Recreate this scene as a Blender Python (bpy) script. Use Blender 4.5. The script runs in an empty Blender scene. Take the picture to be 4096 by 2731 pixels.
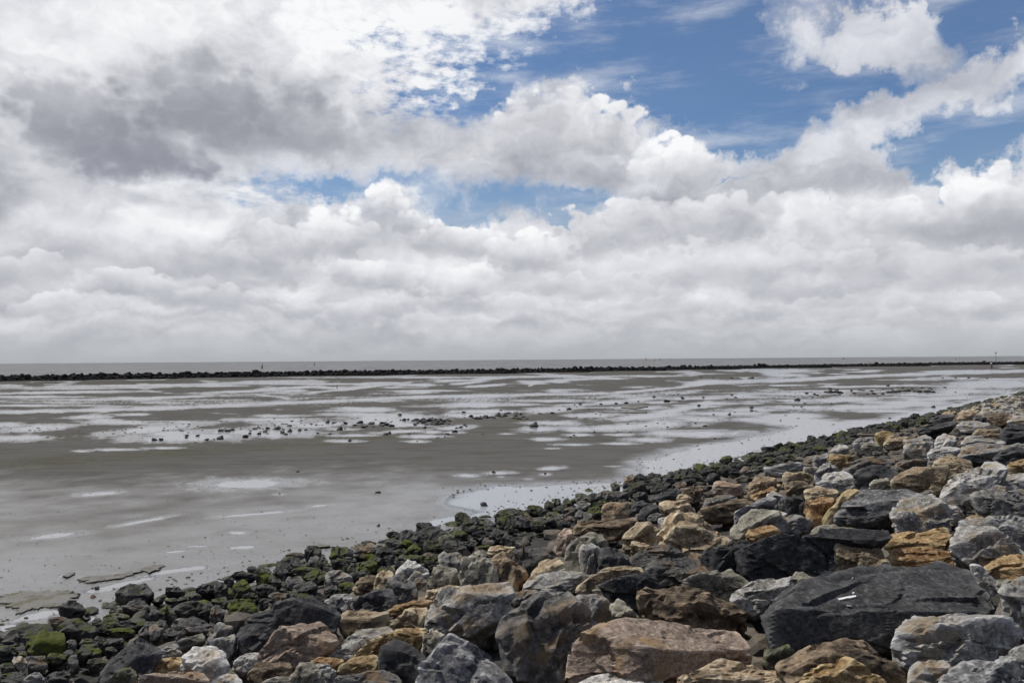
import bpy, bmesh, math, random
import numpy as np
from mathutils import Vector, Matrix

rad = math.radians
S = bpy.context.scene
COL = S.collection
rnd = random.Random(11)
rng = np.random.default_rng(5)

# ------------------------------------------------------------------ camera
H = 4.0                                   # eye above the mud flat, metres
FPX = 28.0 / 36.0 * 4096.0                # focal length in pixels of the 4096 x 2731 photograph
PITCH, ROLL = 0.0229, 0.0075
fwd = Vector((0, math.cos(PITCH), math.sin(PITCH)))
up0 = Vector((0, -math.sin(PITCH), math.cos(PITCH)))
right = (Vector((1, 0, 0)) * math.cos(ROLL) - up0 * math.sin(ROLL)).normalized()
upv = right.cross(fwd).normalized()
cam_d = bpy.data.cameras.new('camera')
cam = bpy.data.objects.new('camera', cam_d)
COL.objects.link(cam)
cam_d.lens, cam_d.sensor_width = 28.0, 36.0
cam_d.clip_start, cam_d.clip_end = 0.1, 60000
cam.matrix_world = Matrix(((right.x, upv.x, -fwd.x, 0), (right.y, upv.y, -fwd.y, 0), (right.z, upv.z, -fwd.z, H), (0, 0, 0, 1)))
S.camera = cam
S.render.resolution_x, S.render.resolution_y = 1024, 682
S.view_settings.view_transform = 'Standard'
S.view_settings.look = 'None'
S.view_settings.gamma = 1.0
S.view_settings.use_curve_mapping = False
S.view_settings.exposure = 0.0
S.render.engine = 'CYCLES'
S.cycles.use_denoising = True
S.cycles.max_bounces = 6
S.cycles.diffuse_bounces = 2
S.cycles.glossy_bounces = 3
S.cycles.transparent_max_bounces = 8
S.cycles.caustics_reflective = False

R_, F_, U_ = np.array(right), np.array(fwd), np.array(upv)
CAM = np.array((0.0, 0.0, H))


def ray(px, py):
    """view ray through a pixel of the 4096-wide photograph, scaled to unit depth along y"""
    px, py = np.asarray(px, float), np.asarray(py, float)
    v = F_ + R_ * ((px[..., None] - 2048) / FPX) - U_ * ((py[..., None] - 1365.5) / FPX)
    return v / v[..., 1:2]


def project(P):
    q = P - CAM
    dz = q @ F_
    return 2048 + FPX * (q @ R_) / dz, 1365.5 - FPX * (q @ U_) / dz


TILE = {'A': (0, 2000, 2.1445), 'B': (1024, 2000, 2.1445), 'C': (2048, 2000, 2.1445), 'D': (3072, 2000, 2.1445),
        'E': (2048, 1500, 2.297), 'F': (3072, 1500, 2.297), 'G': (0, 1400, 2.297), 'H': (1024, 1400, 2.297),
        'K': (3072, 1380, 2.297), 'J': (2048, 1380, 2.297), 'W': (0, 0, 0.57422)}


def tp(t, x, y):
    ox, oy, s = TILE[t]
    return ox + x / s, oy + y / s


# ------------------------------------------------------------------ light
SUN_EL, SUN_AZ = 54.0, -68.0              # the sun stands high on the left, just out of the picture, behind thin white cloud
sd = bpy.data.lights.new('sun', 'SUN')
sd.energy, sd.angle, sd.color = 4.1, rad(3.0), (1.0, 0.955, 0.885)
sun = bpy.data.objects.new('sun', sd)
COL.objects.link(sun)
sdir = Vector((math.sin(rad(SUN_AZ)) * math.cos(rad(SUN_EL)), math.cos(rad(SUN_AZ)) * math.cos(rad(SUN_EL)), math.sin(rad(SUN_EL))))
sun.rotation_euler = sdir.to_track_quat('Z', 'Y').to_euler()
sun.location = (-20, 30, 60)

# ------------------------------------------------------------------ sky: Nishita blue under procedural clouds
world = bpy.data.worlds.new('World')
S.world = world
world.use_nodes = True
WT = world.node_tree
WT.nodes.clear()
world.cycles.sampling_method = 'MANUAL'
world.cycles.sample_map_resolution = 512


class NT:
    """short hand for building node trees"""
    def __init__(s, t): s.t = t
    def n(s, typ, **kw):
        nd = s.t.nodes.new(typ)
        for k, v in kw.items(): setattr(nd, k, v)
        return nd
    def put(s, sock, v):
        if isinstance(v, bpy.types.NodeSocket): s.t.links.new(v, sock)
        elif v is not None: sock.default_value = v
    def m(s, op, a, b=None, c=None, clamp=False):
        nd = s.n('ShaderNodeMath', operation=op, use_clamp=clamp)
        for i, v in enumerate((a, b, c)): s.put(nd.inputs[i], v)
        return nd.outputs[0]
    def v(s, op, a, b=None, c=None):
        nd = s.n('ShaderNodeVectorMath', operation=op)
        for i, x in enumerate((a, b, c)): s.put(nd.inputs[i], x)
        return nd.outputs[1] if op in ('DOT_PRODUCT', 'LENGTH') else nd.outputs[0]
    def noise(s, vec, scale, detail=4, rough=0.55, dist=0.0, lac=2.0, col=False):
        nd = s.n('ShaderNodeTexNoise')
        if vec is not None: s.put(nd.inputs['Vector'], vec)
        nd.inputs['Scale'].default_value = scale; nd.inputs['Detail'].default_value = detail
        nd.inputs['Roughness'].default_value = rough; nd.inputs['Distortion'].default_value = dist
        nd.inputs['Lacunarity'].default_value = lac
        return nd.outputs['Color' if col else 'Fac']
    def ss(s, x, a, b, o0=0.0, o1=1.0):
        nd = s.n('ShaderNodeMapRange', interpolation_type='SMOOTHSTEP')
        for i, v in zip((0, 1, 2, 3, 4), (x, a, b, o0, o1)): s.put(nd.inputs[i], v)
        return nd.outputs[0]
    def mix(s, f, a, b, blend='MIX'):
        nd = s.n('ShaderNodeMix', data_type='RGBA', blend_type=blend)
        s.put(nd.inputs[0], f)
        for i, v in ((6, a), (7, b)):
            s.put(nd.inputs[i], (*v, 1.0) if isinstance(v, (tuple, list)) and len(v) == 3 else v)
        return nd.outputs[2]
    def comb(s, x, y, z=0.0):
        nd = s.n('ShaderNodeCombineXYZ')
        for i, v in enumerate((x, y, z)): s.put(nd.inputs[i], v)
        return nd.outputs[0]
    def sep(s, v):
        nd = s.n('ShaderNodeSeparateXYZ'); s.put(nd.inputs[0], v)
        return nd.outputs


def azel(x, y):
    """direction (azimuth, elevation) of a point given in the 2352-wide view of the photograph"""
    d = ray(*tp('W', x, y)); d = d / np.linalg.norm(d)
    return math.atan2(d[0], d[1]), math.asin(d[2])


W = NT(WT)
gen = W.n('ShaderNodeTexCoord').outputs['Generated']
dv = W.v('NORMALIZE', gen)
dx, dy, dz = W.sep(dv)
az = W.m('ARCTAN2', dx, dy)
el = W.m('MAXIMUM', W.m('ARCSINE', dz), 0.0)
AE = W.comb(az, el)


def plane(sx, sy, ox=0.0, oy=0.0, rot=0.0):
    mp = W.n('ShaderNodeMapping'); W.put(mp.inputs['Vector'], AE)
    mp.inputs['Scale'].default_value = (sx, sy, 1.0); mp.inputs['Location'].default_value = (ox, oy, 0.0)
    mp.inputs['Rotation'].default_value = (0, 0, rad(rot))
    return mp.outputs[0]


def vor(vec, scale, detail=1.0, rough=0.5):
    nd = W.n('ShaderNodeTexVoronoi', voronoi_dimensions='2D', feature='F1')
    W.put(nd.inputs['Vector'], vec)
    nd.inputs['Scale'].default_value = scale; nd.inputs['Detail'].default_value = detail
    nd.inputs['Roughness'].default_value = rough
    return nd.outputs['Distance']


def centred(c, k):
    o = W.v('SCALE', W.v('SUBTRACT', c, (0.5, 0.5, 0.5)), None)
    o.node.inputs['Scale'].default_value = k
    return o


def noise2(vec, scale, detail, rough=0.55, col=False):
    o = W.noise(vec, scale, detail, rough, 0.0, 2.0, col)
    o.node.noise_dimensions = '2D'
    return o


wa = centred(noise2(AE, 7.0, 1, 0.5, True), 0.10)
wb = centred(noise2(AE, 24.0, 4, 0.62, True), 0.075)
P1 = W.v('ADD', W.v('ADD', AE, wa), wb)
P2 = W.v('ADD', W.v('ADD', AE, W.v('SCALE', wa, None)), W.v('MULTIPLY', wb, (0.5, 0.5, 0.0)))


def blobs(src, base, items):
    """sum of soft elliptical patches; items: x, y, half width, half height, tilt in degrees, weight (2352-wide view)"""
    px, py, _ = W.sep(src)
    acc = W.comb(px, py, base)              # the running sum rides along as z, so the patches are evaluated one after another
    k = 1.7415 / FPX
    for (x, y, w, h, rot, a) in items:
        c = azel(x, y)
        mp = W.n('ShaderNodeMapping', vector_type='TEXTURE')
        W.put(mp.inputs['Vector'], acc)
        mp.inputs['Location'].default_value = (c[0], c[1], 0)
        mp.inputs['Rotation'].default_value = (0, 0, rad(rot))
        mp.inputs['Scale'].default_value = (w * k, h * k, 1e7)
        q = W.v('DOT_PRODUCT', mp.outputs[0], mp.outputs[0])
        g = W.m('POWER', 0.36788, q)
        acc = W.v('MULTIPLY_ADD', g, (0, 0, a), acc)
    return W.sep(acc)[2]


HOLES = [  # blue gaps (negative) and the clouds floating in them (positive)
    (1240, 150, 230, 70, 22, -1.2), (1460, 120, 210, 100, 6, -1.5), (1650, 210, 240, 90, -8, -1.9), (1610, 70, 220, 80, 0, -1.4),
    (1060, 205, 140, 26, 12, -0.9), (1740, 310, 120, 50, -15, -1.3), (1420, 30, 150, 40, 0, -0.6), (1920, 190, 190, 36, 8, -1.8),
    (2100, 150, 160, 20, 14, -0.8), (2300, 20, 140, 46, -10, -2.1), (2250, 290, 140, 62, 14, -2.3), (2140, 345, 70, 45, 30, -1.4),
    (2060, 0, 190, 26, 0, -1.2), (2145, 430, 30, 42, 20, -1.1), (1945, 465, 32, 34, 0, -1.3), (1270, 490, 80, 28, 10, -1.2),
    (1100, 465, 190, 42, 6, -1.25), (860, 440, 130, 30, 14, -1.15), (690, 445, 150, 30, 0, -0.65), (1690, 440, 45, 16, 10, -0.8),
    (990, 520, 70, 26, 0, -0.8), (1310, 440, 70, 20, 0, -0.6), (2340, 200, 60, 40, 0, -0.3),
    (1880, 85, 160, 42, -8, 1.5), (2040, 70, 130, 32, 10, 1.1), (2250, 165, 130, 40, 4, 1.5), (2130, 120, 80, 26, 25, 0.7),
    (1590, 30, 70, 20, 25, 0.8), (1720, 250, 56, 44, 35, 1.15), (1600, 255, 38, 18, 15, 0.7), (1180, 150, 90, 24, 10, 0.7),
    (1340, 262, 190, 48, -6, 1.2), (1560, 365, 120, 60, 0, 1.2), (2000, 270, 150, 75, 38, 1.3), (885, 490, 40, 52, 12, 2.0),
    (1050, 552, 120, 36, 0, 1.2), (1180, 570, 90, 36, 0, 0.9), (770, 540, 100, 46, 15, 1.1), (2310, 430, 110, 76, 25, 1.2), (2040, 380, 120, 70, 0, 1.0), (1480, 185, 120, 9, -5, 0.5)]
SHADE = [  # grey bases (negative) and sunlit tops (positive)
    (190, 310, 165, 70, -14, -0.14), (330, 375, 130, 42, -12, -0.16), (110, 230, 90, 36, 0, -0.14), (450, 240, 170, 80, -8, -0.14), (640, 290, 170, 62, -8, -0.14),
    (800, 310, 150, 50, 0, -0.18), (900, 260, 120, 45, 0, -0.10), (420, 160, 90, 36, 10, -0.16), (10, 440, 70, 40, 0, -0.30), (1300, 385, 200, 42, 0, -0.22), (1240, 280, 170, 50, 0, -0.06),
    (560, 340, 160, 46, -5, -0.14), (700, 560, 120, 36, 0, -0.20), (540, 590, 130, 34, 0, -0.18), (60, 590, 170, 36, 0, -0.20), (40, 660, 120, 20, 0, -0.22),
    (270, 680, 120, 20, 0, -0.18), (560, 695, 150, 18, 0, -0.22), (900, 510, 26, 28, -40, -0.16), (1200, 590, 80, 20, 0, -0.20), (1010, 690, 180, 14, 0, -0.20), (1500, 510, 110, 30, 0, -0.24), (1660, 505, 140, 34, 0, -0.18),
    (2020, 415, 120, 34, 0, -0.18), (2260, 510, 140, 32, 0, -0.22), (1850, 420, 140, 50, 0, -0.10), (1750, 650, 200, 22, 0, -0.14), (1300, 740, 300, 14, 0, -0.14), (1960, 570, 180, 34, 0, -0.08),
    (420, 750, 500, 14, 0, -0.14), (2150, 640, 260, 26, 0, -0.10), (850, 735, 200, 10, 0, -0.10), (1700, 765, 300, 10, 0, -0.10), (250, 790, 400, 14, 0, -0.10),
    (150, 90, 260, 100, 0, 0.16), (700, 60, 330, 70, 0, 0.24), (1000, 90, 230, 80, 12, 0.28), (1250, 40, 160, 60, 15, 0.26), (620, 165, 160, 30, 0, 0.10), (880, 190, 110, 36, 0, 0.12),
    (885, 445, 36, 24, 0, 0.24), (760, 492, 80, 18, 0, 0.18), (1040, 518, 110, 18, 0, 0.22), (1200, 540, 90, 18, 0, 0.16), (420, 440, 300, 40, 0, 0.18), (300, 520, 300, 34, 0, 0.16),
    (1560, 318, 80, 22, 0, 0.22), (1340, 220, 110, 20, 0, 0.14), (1900, 80, 150, 36, 0, 0.10), (1060, 615, 140, 24, 0, 0.16), (960, 645, 150, 20, 0, 0.16), (1640, 590, 260, 30, 0, 0.10), (1420, 665, 200, 18, 0, 0.12),
    (180, 658, 80, 14, 0, 0.18), (2030, 490, 90, 26, 0, 0.12), (2200, 585, 200, 20, 0, 0.06), (600, 640, 200, 14, 0, 0.10)]
RIP = [(1150, 130, 260, 90, 20, 1.0), (1000, 190, 200, 50, 10, 0.7), (650, 450, 260, 40, 0, 0.9), (850, 70, 420, 90, 0, 0.55)]

cov = blobs(P1, 1.05, HOLES)
rip = blobs(AE, 0.0, RIP)
ripn = noise2(W.v('ADD', plane(34.0, 78.0, rot=14.0), W.v('SCALE', wb, None)), 1.0, 4, 0.6)
ripn = W.m('MULTIPLY', W.m('SUBTRACT', ripn, 0.5), rip)
fb = noise2(plane(9.0, 13.0, 3.1, 1.7), 1.0, 8, 0.64)
cov = W.m('ADD', cov, W.m('MULTIPLY', W.m('SUBTRACT', fb, 0.5), 2.0))
cov = W.m('ADD', cov, W.m('MULTIPLY', ripn, 2.5))
soft = blobs(AE, 0.0, [(1950, 130, 420, 170, 0, 1.0), (2250, 260, 260, 120, 0, 0.6), (1700, 250, 140, 60, 0, 0.6), (1150, 130, 260, 100, 15, 0.9), (950, 450, 460, 60, 0, 0.9), (1500, 200, 300, 120, 0, 0.35)])
mask = W.ss(cov, W.m('MULTIPLY_ADD', soft, -0.35, 0.05), W.m('MULTIPLY_ADD', soft, 1.0, 0.70))
strk = noise2(W.v('ADD', plane(5.0, 26.0, 4.0, 3.0, -9.0), W.v('SCALE', wb, None)), 1.0, 6, 0.62)
thinv = W.m('MULTIPLY', W.ss(strk, 0.42, 0.78), 0.42)         # thin streaks of high cloud over the blue
mask = W.m('MAXIMUM', W.m('MULTIPLY', mask, W.m('MULTIPLY_ADD', soft, -0.12, 1.0)), W.m('ADD', thinv, 0.04))
low = W.ss(el, 0.07, 0.19, 1.0, 0.0)


def heap(sx, sy, ux, uy, wv, kv, kn):
    """puffy relief of one scale of cumulus: each heap compared with itself a little nearer the sun"""
    wob = centred(noise2(plane(sx * 1.6, sy * 1.6), 1.0, 3, 0.6, True), wv)
    a_ = W.v('ADD', plane(sx, sy), wob)
    b_ = W.v('ADD', a_, (ux, uy, 0.0))
    hi = W.m('SUBTRACT', vor(b_, 1.0), vor(a_, 1.0))
    nz = W.m('SUBTRACT', noise2(a_, 0.9, 7, 0.6), noise2(b_, 0.9, 5, 0.57))
    return W.m('ADD', W.m('MULTIPLY', hi, kv), W.m('MULTIPLY', nz, kn))


rel_hi = heap(7.0, 10.0, -0.10, 0.26, 0.8, 0.22, 0.85)
rel_lo = heap(10.0, 20.0, -0.10, 0.26, 0.5, 0.20, 0.34)
mx = W.n('ShaderNodeMix', data_type='FLOAT')
for i_, v_ in ((0, low), (2, rel_hi), (3, rel_lo)): W.put(mx.inputs[i_], v_)
shade = blobs(P2, 0.63, SHADE)
HEAPS = [  # cumulus heaps, farthest first: x, y, half width, half height, top, base, edge into the blue
    (150, 700, 150, 34, .66, .42, 0), (470, 690, 170, 34, .64, .42, 0), (800, 710, 190, 30, .64, .44, 0), (1120, 700, 220, 34, .68, .44, 0), (1500, 710, 240, 34, .64, .46, 0), (1900, 710, 240, 34, .62, .46, 0), (2230, 700, 180, 34, .62, .46, 0),
    (90, 620, 150, 46, .68, .40, 0), (300, 650, 130, 42, .72, .44, 0), (560, 610, 160, 56, .64, .40, 0), (900, 640, 180, 46, .80, .46, 0), (1080, 650, 140, 46, .84, .5, 0), (1380, 655, 200, 48, .72, .5, 0), (1700, 625, 230, 56, .70, .5, 0), (2050, 625, 220, 56, .68, .48, 0), (2300, 605, 140, 56, .68, .48, 0),
    (640, 565, 110, 60, .70, .42, 0), (1060, 560, 150, 62, .92, .5, 1), (1205, 580, 110, 58, .88, .42, 1), (885, 480, 52, 66, 1.0, .5, 1), (925, 520, 40, 40, .8, .45, 1), (765, 545, 115, 72, .90, .42, 1), (1450, 525, 220, 86, .74, .40, 1), (1650, 520, 160, 78, .72, .42, 1), (1850, 510, 130, 80, .74, .5, 1), (2040, 510, 85, 58, .80, .55, 1), (2290, 470, 160, 105, .78, .48, 1),
    (330, 375, 170, 56, .28, .12, 0), (690, 295, 150, 92, .42, .22, 0), (170, 285, 150, 108, .36, .12, 0), (470, 245, 175, 115, .36, .16, 0), (1310, 315, 240, 115, .78, .36, 1), (1560, 385, 130, 92, .90, .48, 1), (1960, 350, 170, 120, .72, .46, 0)]
lobes = W.m('MULTIPLY', W.m('SUBTRACT', vor(W.v('ADD', plane(30.0, 40.0, 3.0, 7.0), W.v('SCALE', wb, None)), 1.0, 1.6, 0.55), 0.42), 0.85)
P3 = W.v('ADD', AE, W.v('MULTIPLY', W.v('ADD', wa, wb), (0.36, 0.30, 0.0)))
hx, hy, _ = W.sep(P3)
acc = W.comb(hx, hy, shade)
crisp = W.m('MULTIPLY', 0.0, 0.0)
kpx = 1.7415 / FPX
for (x, y, w, h, top_, base_, ed) in HEAPS:
    c = azel(x, y)
    mp = W.n('ShaderNodeMapping', vector_type='TEXTURE'); W.put(mp.inputs['Vector'], acc)
    mp.inputs['Location'].default_value = (c[0], c[1], 0); mp.inputs['Scale'].default_value = (w * kpx, h * kpx, 1e7)
    q = W.m('ADD', W.v('DOT_PRODUCT', mp.outputs[0], mp.outputs[0]), lobes)
    v_ = W.sep(mp.outputs[0])[1]
    grey = top_ < 0.6 and y < 400
    f_ = W.m('MULTIPLY', W.ss(q, 1.22 if grey else 1.04, 0.42 if grey else 0.70), W.ss(v_, -1.05, 0.0))
    k_ = 1.15 if y > 500 else 0.90          # the far rows show crisp tops over grey bases
    val = W.m('MULTIPLY_ADD', v_, (top_ - base_) * k_, (top_ + base_) * 0.5 - (0.0 if y > 590 else 0.01))
    mxh = W.n('ShaderNodeMix', data_type='FLOAT')
    W.put(mxh.inputs[0], W.m('MULTIPLY', f_, 0.84 if grey else 0.86)); W.put(mxh.inputs[2], W.sep(acc)[2]); W.put(mxh.inputs[3], val)
    acc = W.comb(hx, hy, mxh.outputs[0])
    if ed: crisp = W.m('MAXIMUM', crisp, f_)
shade = W.sep(acc)[2]
mask = W.m('MAXIMUM', mask, crisp)
calm = W.ss(shade, 0.15, 0.6, 0.25, 1.0)
shade = W.m('ADD', shade, W.m('MULTIPLY', mx.outputs[0], calm))
shade = W.m('ADD', shade, W.m('MULTIPLY', ripn, 0.9))
shade = W.m('ADD', shade, W.m('MULTIPLY', W.ss(cov, 0.25, 1.3, 1.0, 0.0), 0.10), clamp=True)


def ramp(fac):
    cr = W.n('ShaderNodeValToRGB'); W.put(cr.inputs[0], fac)
    els = cr.color_ramp.elements
    els[0].position, els[0].color = 0.0, (0.20, 0.208, 0.245, 1)
    els[1].position, els[1].color = 1.0, (0.95, 0.955, 0.965, 1)
    for p, c in ((0.25, (0.325, 0.335, 0.385, 1)), (0.5, (0.525, 0.535, 0.580, 1)), (0.75, (0.74, 0.75, 0.79, 1))):
        els.new(p).color = c
    return cr.outputs[0]


K10 = (10.0, 10.0, 10.0)
sky = W.n('ShaderNodeTexSky', sky_type='NISHITA')
sky.sun_disc = False
sky.sun_elevation, sky.sun_rotation = rad(SUN_EL), rad(SUN_AZ)
sky.altitude, sky.air_density, sky.dust_density, sky.ozone_density = 0.0, 1.0, 0.6, 2.0
blue = W.mix(1.0, sky.outputs[0], (0.60, 0.76, 0.93), 'MULTIPLY')
blue = W.mix(W.ss(el, 0.10, 0.30, 0.55, 0.0), blue, (3.2, 4.3, 5.4))
veil = W.ss(el, -0.01, 0.060, 0.94, 0.0)
veil_col = (4.05, 4.30, 4.52)


def background(m, sh):
    c = W.mix(m, blue, W.mix(1.0, ramp(sh), K10, 'MULTIPLY'))
    c = W.mix(veil, c, veil_col)
    b = W.n('ShaderNodeBackground'); W.put(b.inputs[0], c); b.inputs[1].default_value = 0.1
    return b.outputs[0]


seen = background(mask, shade)
# unseen sky all round and overhead: less detail, clouds dimmed to darken stone fronts
pl = W.v('DIVIDE', dv, W.comb(W.m('ADD', W.m('ABSOLUTE', dz), 0.22), W.m('ADD', W.m('ABSOLUTE', dz), 0.22), 1.0))
g0 = noise2(pl, 1.7, 4, 0.58)
around = background(W.ss(g0, 0.40, 0.54), W.m('MULTIPLY_ADD', W.m('SUBTRACT', noise2(pl, 3.1, 3), 0.5), 0.5, 0.20))
edge = W.m('MAXIMUM', W.ss(W.m('ABSOLUTE', az), 0.72, 0.95), W.ss(el, 0.46, 0.66))
ms = W.n('ShaderNodeMixShader')
W.put(ms.inputs[0], edge); W.put(ms.inputs[1], seen); W.put(ms.inputs[2], around)
wo = W.n('ShaderNodeOutputWorld'); WT.links.new(ms.outputs[0], wo.inputs[0])
S.cycles.use_adaptive_sampling = True
S.cycles.adaptive_threshold = 0.02
S.cycles.adaptive_min_samples = 16

# ------------------------------------------------------------------ numpy noise
PERM = rng.permutation(256)
PERM = np.concatenate([PERM, PERM, PERM])
GR = rng.normal(size=(256, 3)); GR /= np.linalg.norm(GR, axis=1)[:, None]


def perlin(p):
    i = np.floor(p).astype(int); f = p - i; i &= 255
    u = f * f * f * (f * (f * 6 - 15) + 10)
    out = 0.0
    for a in (0, 1):
        wx = u[:, 0] if a else 1 - u[:, 0]
        for b in (0, 1):
            wy = u[:, 1] if b else 1 - u[:, 1]
            for c in (0, 1):
                wz = u[:, 2] if c else 1 - u[:, 2]
                h = PERM[PERM[PERM[i[:, 0] + a] + i[:, 1] + b] + i[:, 2] + c]
                g = GR[h]
                out = out + wx * wy * wz * (g[:, 0] * (f[:, 0] - a) + g[:, 1] * (f[:, 1] - b) + g[:, 2] * (f[:, 2] - c))
    return out * 1.6


def fbm(p, octs=4, gain=0.5, lac=2.03):
    s, a = 0.0, 1.0
    for o in range(octs):
        s = s + a * perlin(p + o * 17.3); p = p * lac; a *= gain
    return s


ICO = {}


def ico(level):
    if level not in ICO:
        bm = bmesh.new()
        bmesh.ops.create_icosphere(bm, subdivisions=level, radius=1.0)
        v = np.array([x.co[:] for x in bm.verts]); v /= np.linalg.norm(v, axis=1)[:, None]
        f = np.array([[x.index for x in q.verts] for q in bm.faces])
        bm.free(); ICO[level] = (v, f)
    return ICO[level]


def hull_planes(P):
    bm = bmesh.new()
    for p in P: bm.verts.new(p)
    bm.verts.ensure_lookup_table()
    r = bmesh.ops.convex_hull(bm, input=bm.verts[:])
    bm.normal_update()
    n, h = [], []
    for f in bm.faces:
        if f.calc_area() < 1e-7: continue
        n.append(f.normal[:]); h.append(f.normal.dot(f.verts[0].co))
    vs = [v.co[:] for v in bm.verts if v.link_faces]
    bm.free()
    return np.array(n), np.array(h), np.array(vs)


def planes_from_cloud(P, r, n_side=6):
    """a quarried block round the points P: a few large flat faces - the main edges of its outline as seen from the dike, a top, fronts and backs"""
    c = P.mean(0)
    d = c - CAM; d /= np.linalg.norm(d)
    sx = np.cross(d, (0, 0, 1.0)); sx /= np.linalg.norm(sx); sy = np.cross(sx, d)
    q = np.stack([(P - c) @ sx, (P - c) @ sy], 1)
    # convex outline, then drop the least telling corners
    o = q[np.lexsort((q[:, 1], q[:, 0]))]
    def half(pts):
        h = []
        for p in pts:
            while len(h) > 1 and (h[-1][0] - h[-2][0]) * (p[1] - h[-2][1]) - (h[-1][1] - h[-2][1]) * (p[0] - h[-2][0]) <= 0: h.pop()
            h.append(p)
        return h
    hull = half(o)[:-1] + half(o[::-1])[:-1]
    while len(hull) > n_side:
        k = len(hull)
        ar = [abs((hull[i][0] - hull[i - 1][0]) * (hull[(i + 1) % k][1] - hull[i - 1][1]) - (hull[i][1] - hull[i - 1][1]) * (hull[(i + 1) % k][0] - hull[i - 1][0])) for i in range(k)]
        hull.pop(int(np.argmin(ar)))
    N = []
    k = len(hull)
    for i in range(k):
        e = hull[(i + 1) % k] - hull[i]; L = np.hypot(*e)
        n2 = np.array((e[1], -e[0])) / max(L, 1e-6)
        n = n2[0] * sx + n2[1] * sy
        tilt = r.uniform(0.05, 0.35) if n2[1] > 0.2 else r.uniform(-0.45, 0.05)
        N.append(n + d * tilt)
    return N, c, d


def rock_shape(P, level, seed, rough=1.0, sharp=22.0, chips=7, strata=0.0, normals=None):
    """a broken block: large flat faces that touch the hull of the points P, struck-off corners, fracture steps, ledges and pits"""
    r = np.random.default_rng(seed)
    P = np.asarray(P, float)
    lo, hi = P.min(0), P.max(0)
    ext = np.maximum(hi - lo, 1e-3); cen = (lo + hi) / 2
    Q = (P - cen) / ext * 2
    c = Q.mean(0)
    if normals is None:
        N = r.normal(size=(11, 3)); N = np.vstack([N, [(0.1, 0.1, 1), (0, 0, -1), (0.1, -1, 0.2), (0, 1, 0.1), (1, 0.1, 0), (-1, 0, 0.1)]]) + r.normal(size=(17, 3)) * 0.22
    else:
        N = np.asarray(normals, float) * ext
    N /= np.linalg.norm(N, axis=1)[:, None]
    h = ((Q - c) @ N.T).max(0)
    N = N / (h * (0.945 if normals is not None else 0.93))[:, None]
    for _ in range(chips):                      # flakes struck off the corners
        n = r.normal(size=3); n /= np.linalg.norm(n)
        s_ = ((Q - c) @ n).max()
        N = np.vstack([N, n / (s_ * r.uniform(0.86, 1.0))])
    D, Fc = ico(level)
    t = np.maximum(D @ N.T, 1e-4)
    rr = 0.93 / t.max(1) + 0.07 * (t ** 26.0).sum(1) ** (-1.0 / 26.0)
    V = D * rr[:, None] + c
    X = V * ext / 2 + cen
    size = float(np.cbrt(np.prod(ext)))
    q = X / size + r.uniform(-50, 50, 3)
    # fracture facets: each patch of the face is broken off at its own slight angle
    d = 0.0
    for m, amp in ((14, 0.078), (44, 0.060)):
        pid = D[r.integers(0, len(D), m)] + r.normal(size=(m, 3)) * 0.12
        W_ = D + 0.10 * np.stack([perlin(q * 2.2), perlin(q * 2.2 + 7.7), perlin(q * 2.2 + 15.1)], 1)
        dd = ((W_[:, None, :] - pid[None]) ** 2).sum(2)
        i_ = dd.argmin(1)
        g = r.normal(size=(m, 3))
        d = d + amp * ((W_ - pid[i_]) * g[i_]).sum(1) - amp * 0.12 * r.random(m)[i_]
    d = np.clip(d, -0.068, 0.030)
    d = d + 0.012 * fbm(q * 1.7, 3) + 0.012 * fbm(q * 6.0, 4, 0.62)
    if strata:
        ax = r.normal(size=3) * 0.3; ax[2] += 1.0; ax /= np.linalg.norm(ax)
        s = q @ ax * strata + 0.30 * perlin(q * 1.5)
        d = d + 0.026 * ((np.floor(s) * 0.618 % 1.0) - 0.5) * (perlin(q * 1.6 + 3) > -0.25)
    d = d - 0.05 * np.maximum(perlin(q * 7.0 + 31.0) - 0.34, 0)
    crk = np.abs(perlin(q * np.array((1.3, 1.3, 2.2)) + 71.0))
    d = d - 0.045 * np.maximum(1 - crk / 0.04, 0) * (perlin(q * 1.1 + 13.0) > 0.05)
    nrm = D * 1.0 / ext; nrm /= np.linalg.norm(nrm, axis=1)[:, None]
    return X + nrm * (d * size * rough)[:, None], Fc


def mesh_from(name, V, Fc, mat, origin=None, smooth=False):
    V = np.asarray(V, float)
    if origin is not None: V = V - np.asarray(origin)
    me = bpy.data.meshes.new(name)
    me.vertices.add(len(V)); me.vertices.foreach_set('co', V.ravel().astype(np.float32))
    k = Fc.shape[1]
    me.loops.add(Fc.size); me.loops.foreach_set('vertex_index', Fc.ravel().astype(np.int32))
    me.polygons.add(len(Fc)); me.polygons.foreach_set('loop_start', np.arange(0, Fc.size, k, dtype=np.int32))
    me.polygons.foreach_set('use_smooth', np.full(len(Fc), smooth))
    me.update(calc_edges=True)
    if mat: me.materials.append(mat)
    return me


def link(name, me, parent=None, loc=None):
    o = bpy.data.objects.new(name, me); COL.objects.link(o)
    if loc is not None: o.location = loc
    if parent is not None: o.parent = parent
    return o


def tag(o, label, cat, group=None):
    o['label'] = label; o['category'] = cat
    if group: o['group'] = group
    return o


# ------------------------------------------------------------------ materials
MATS = {}


def new_mat(name):
    m = bpy.data.materials.new(name); m.use_nodes = True; m.node_tree.nodes.clear()
    MATS[name] = m
    return m, NT(m.node_tree)


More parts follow.
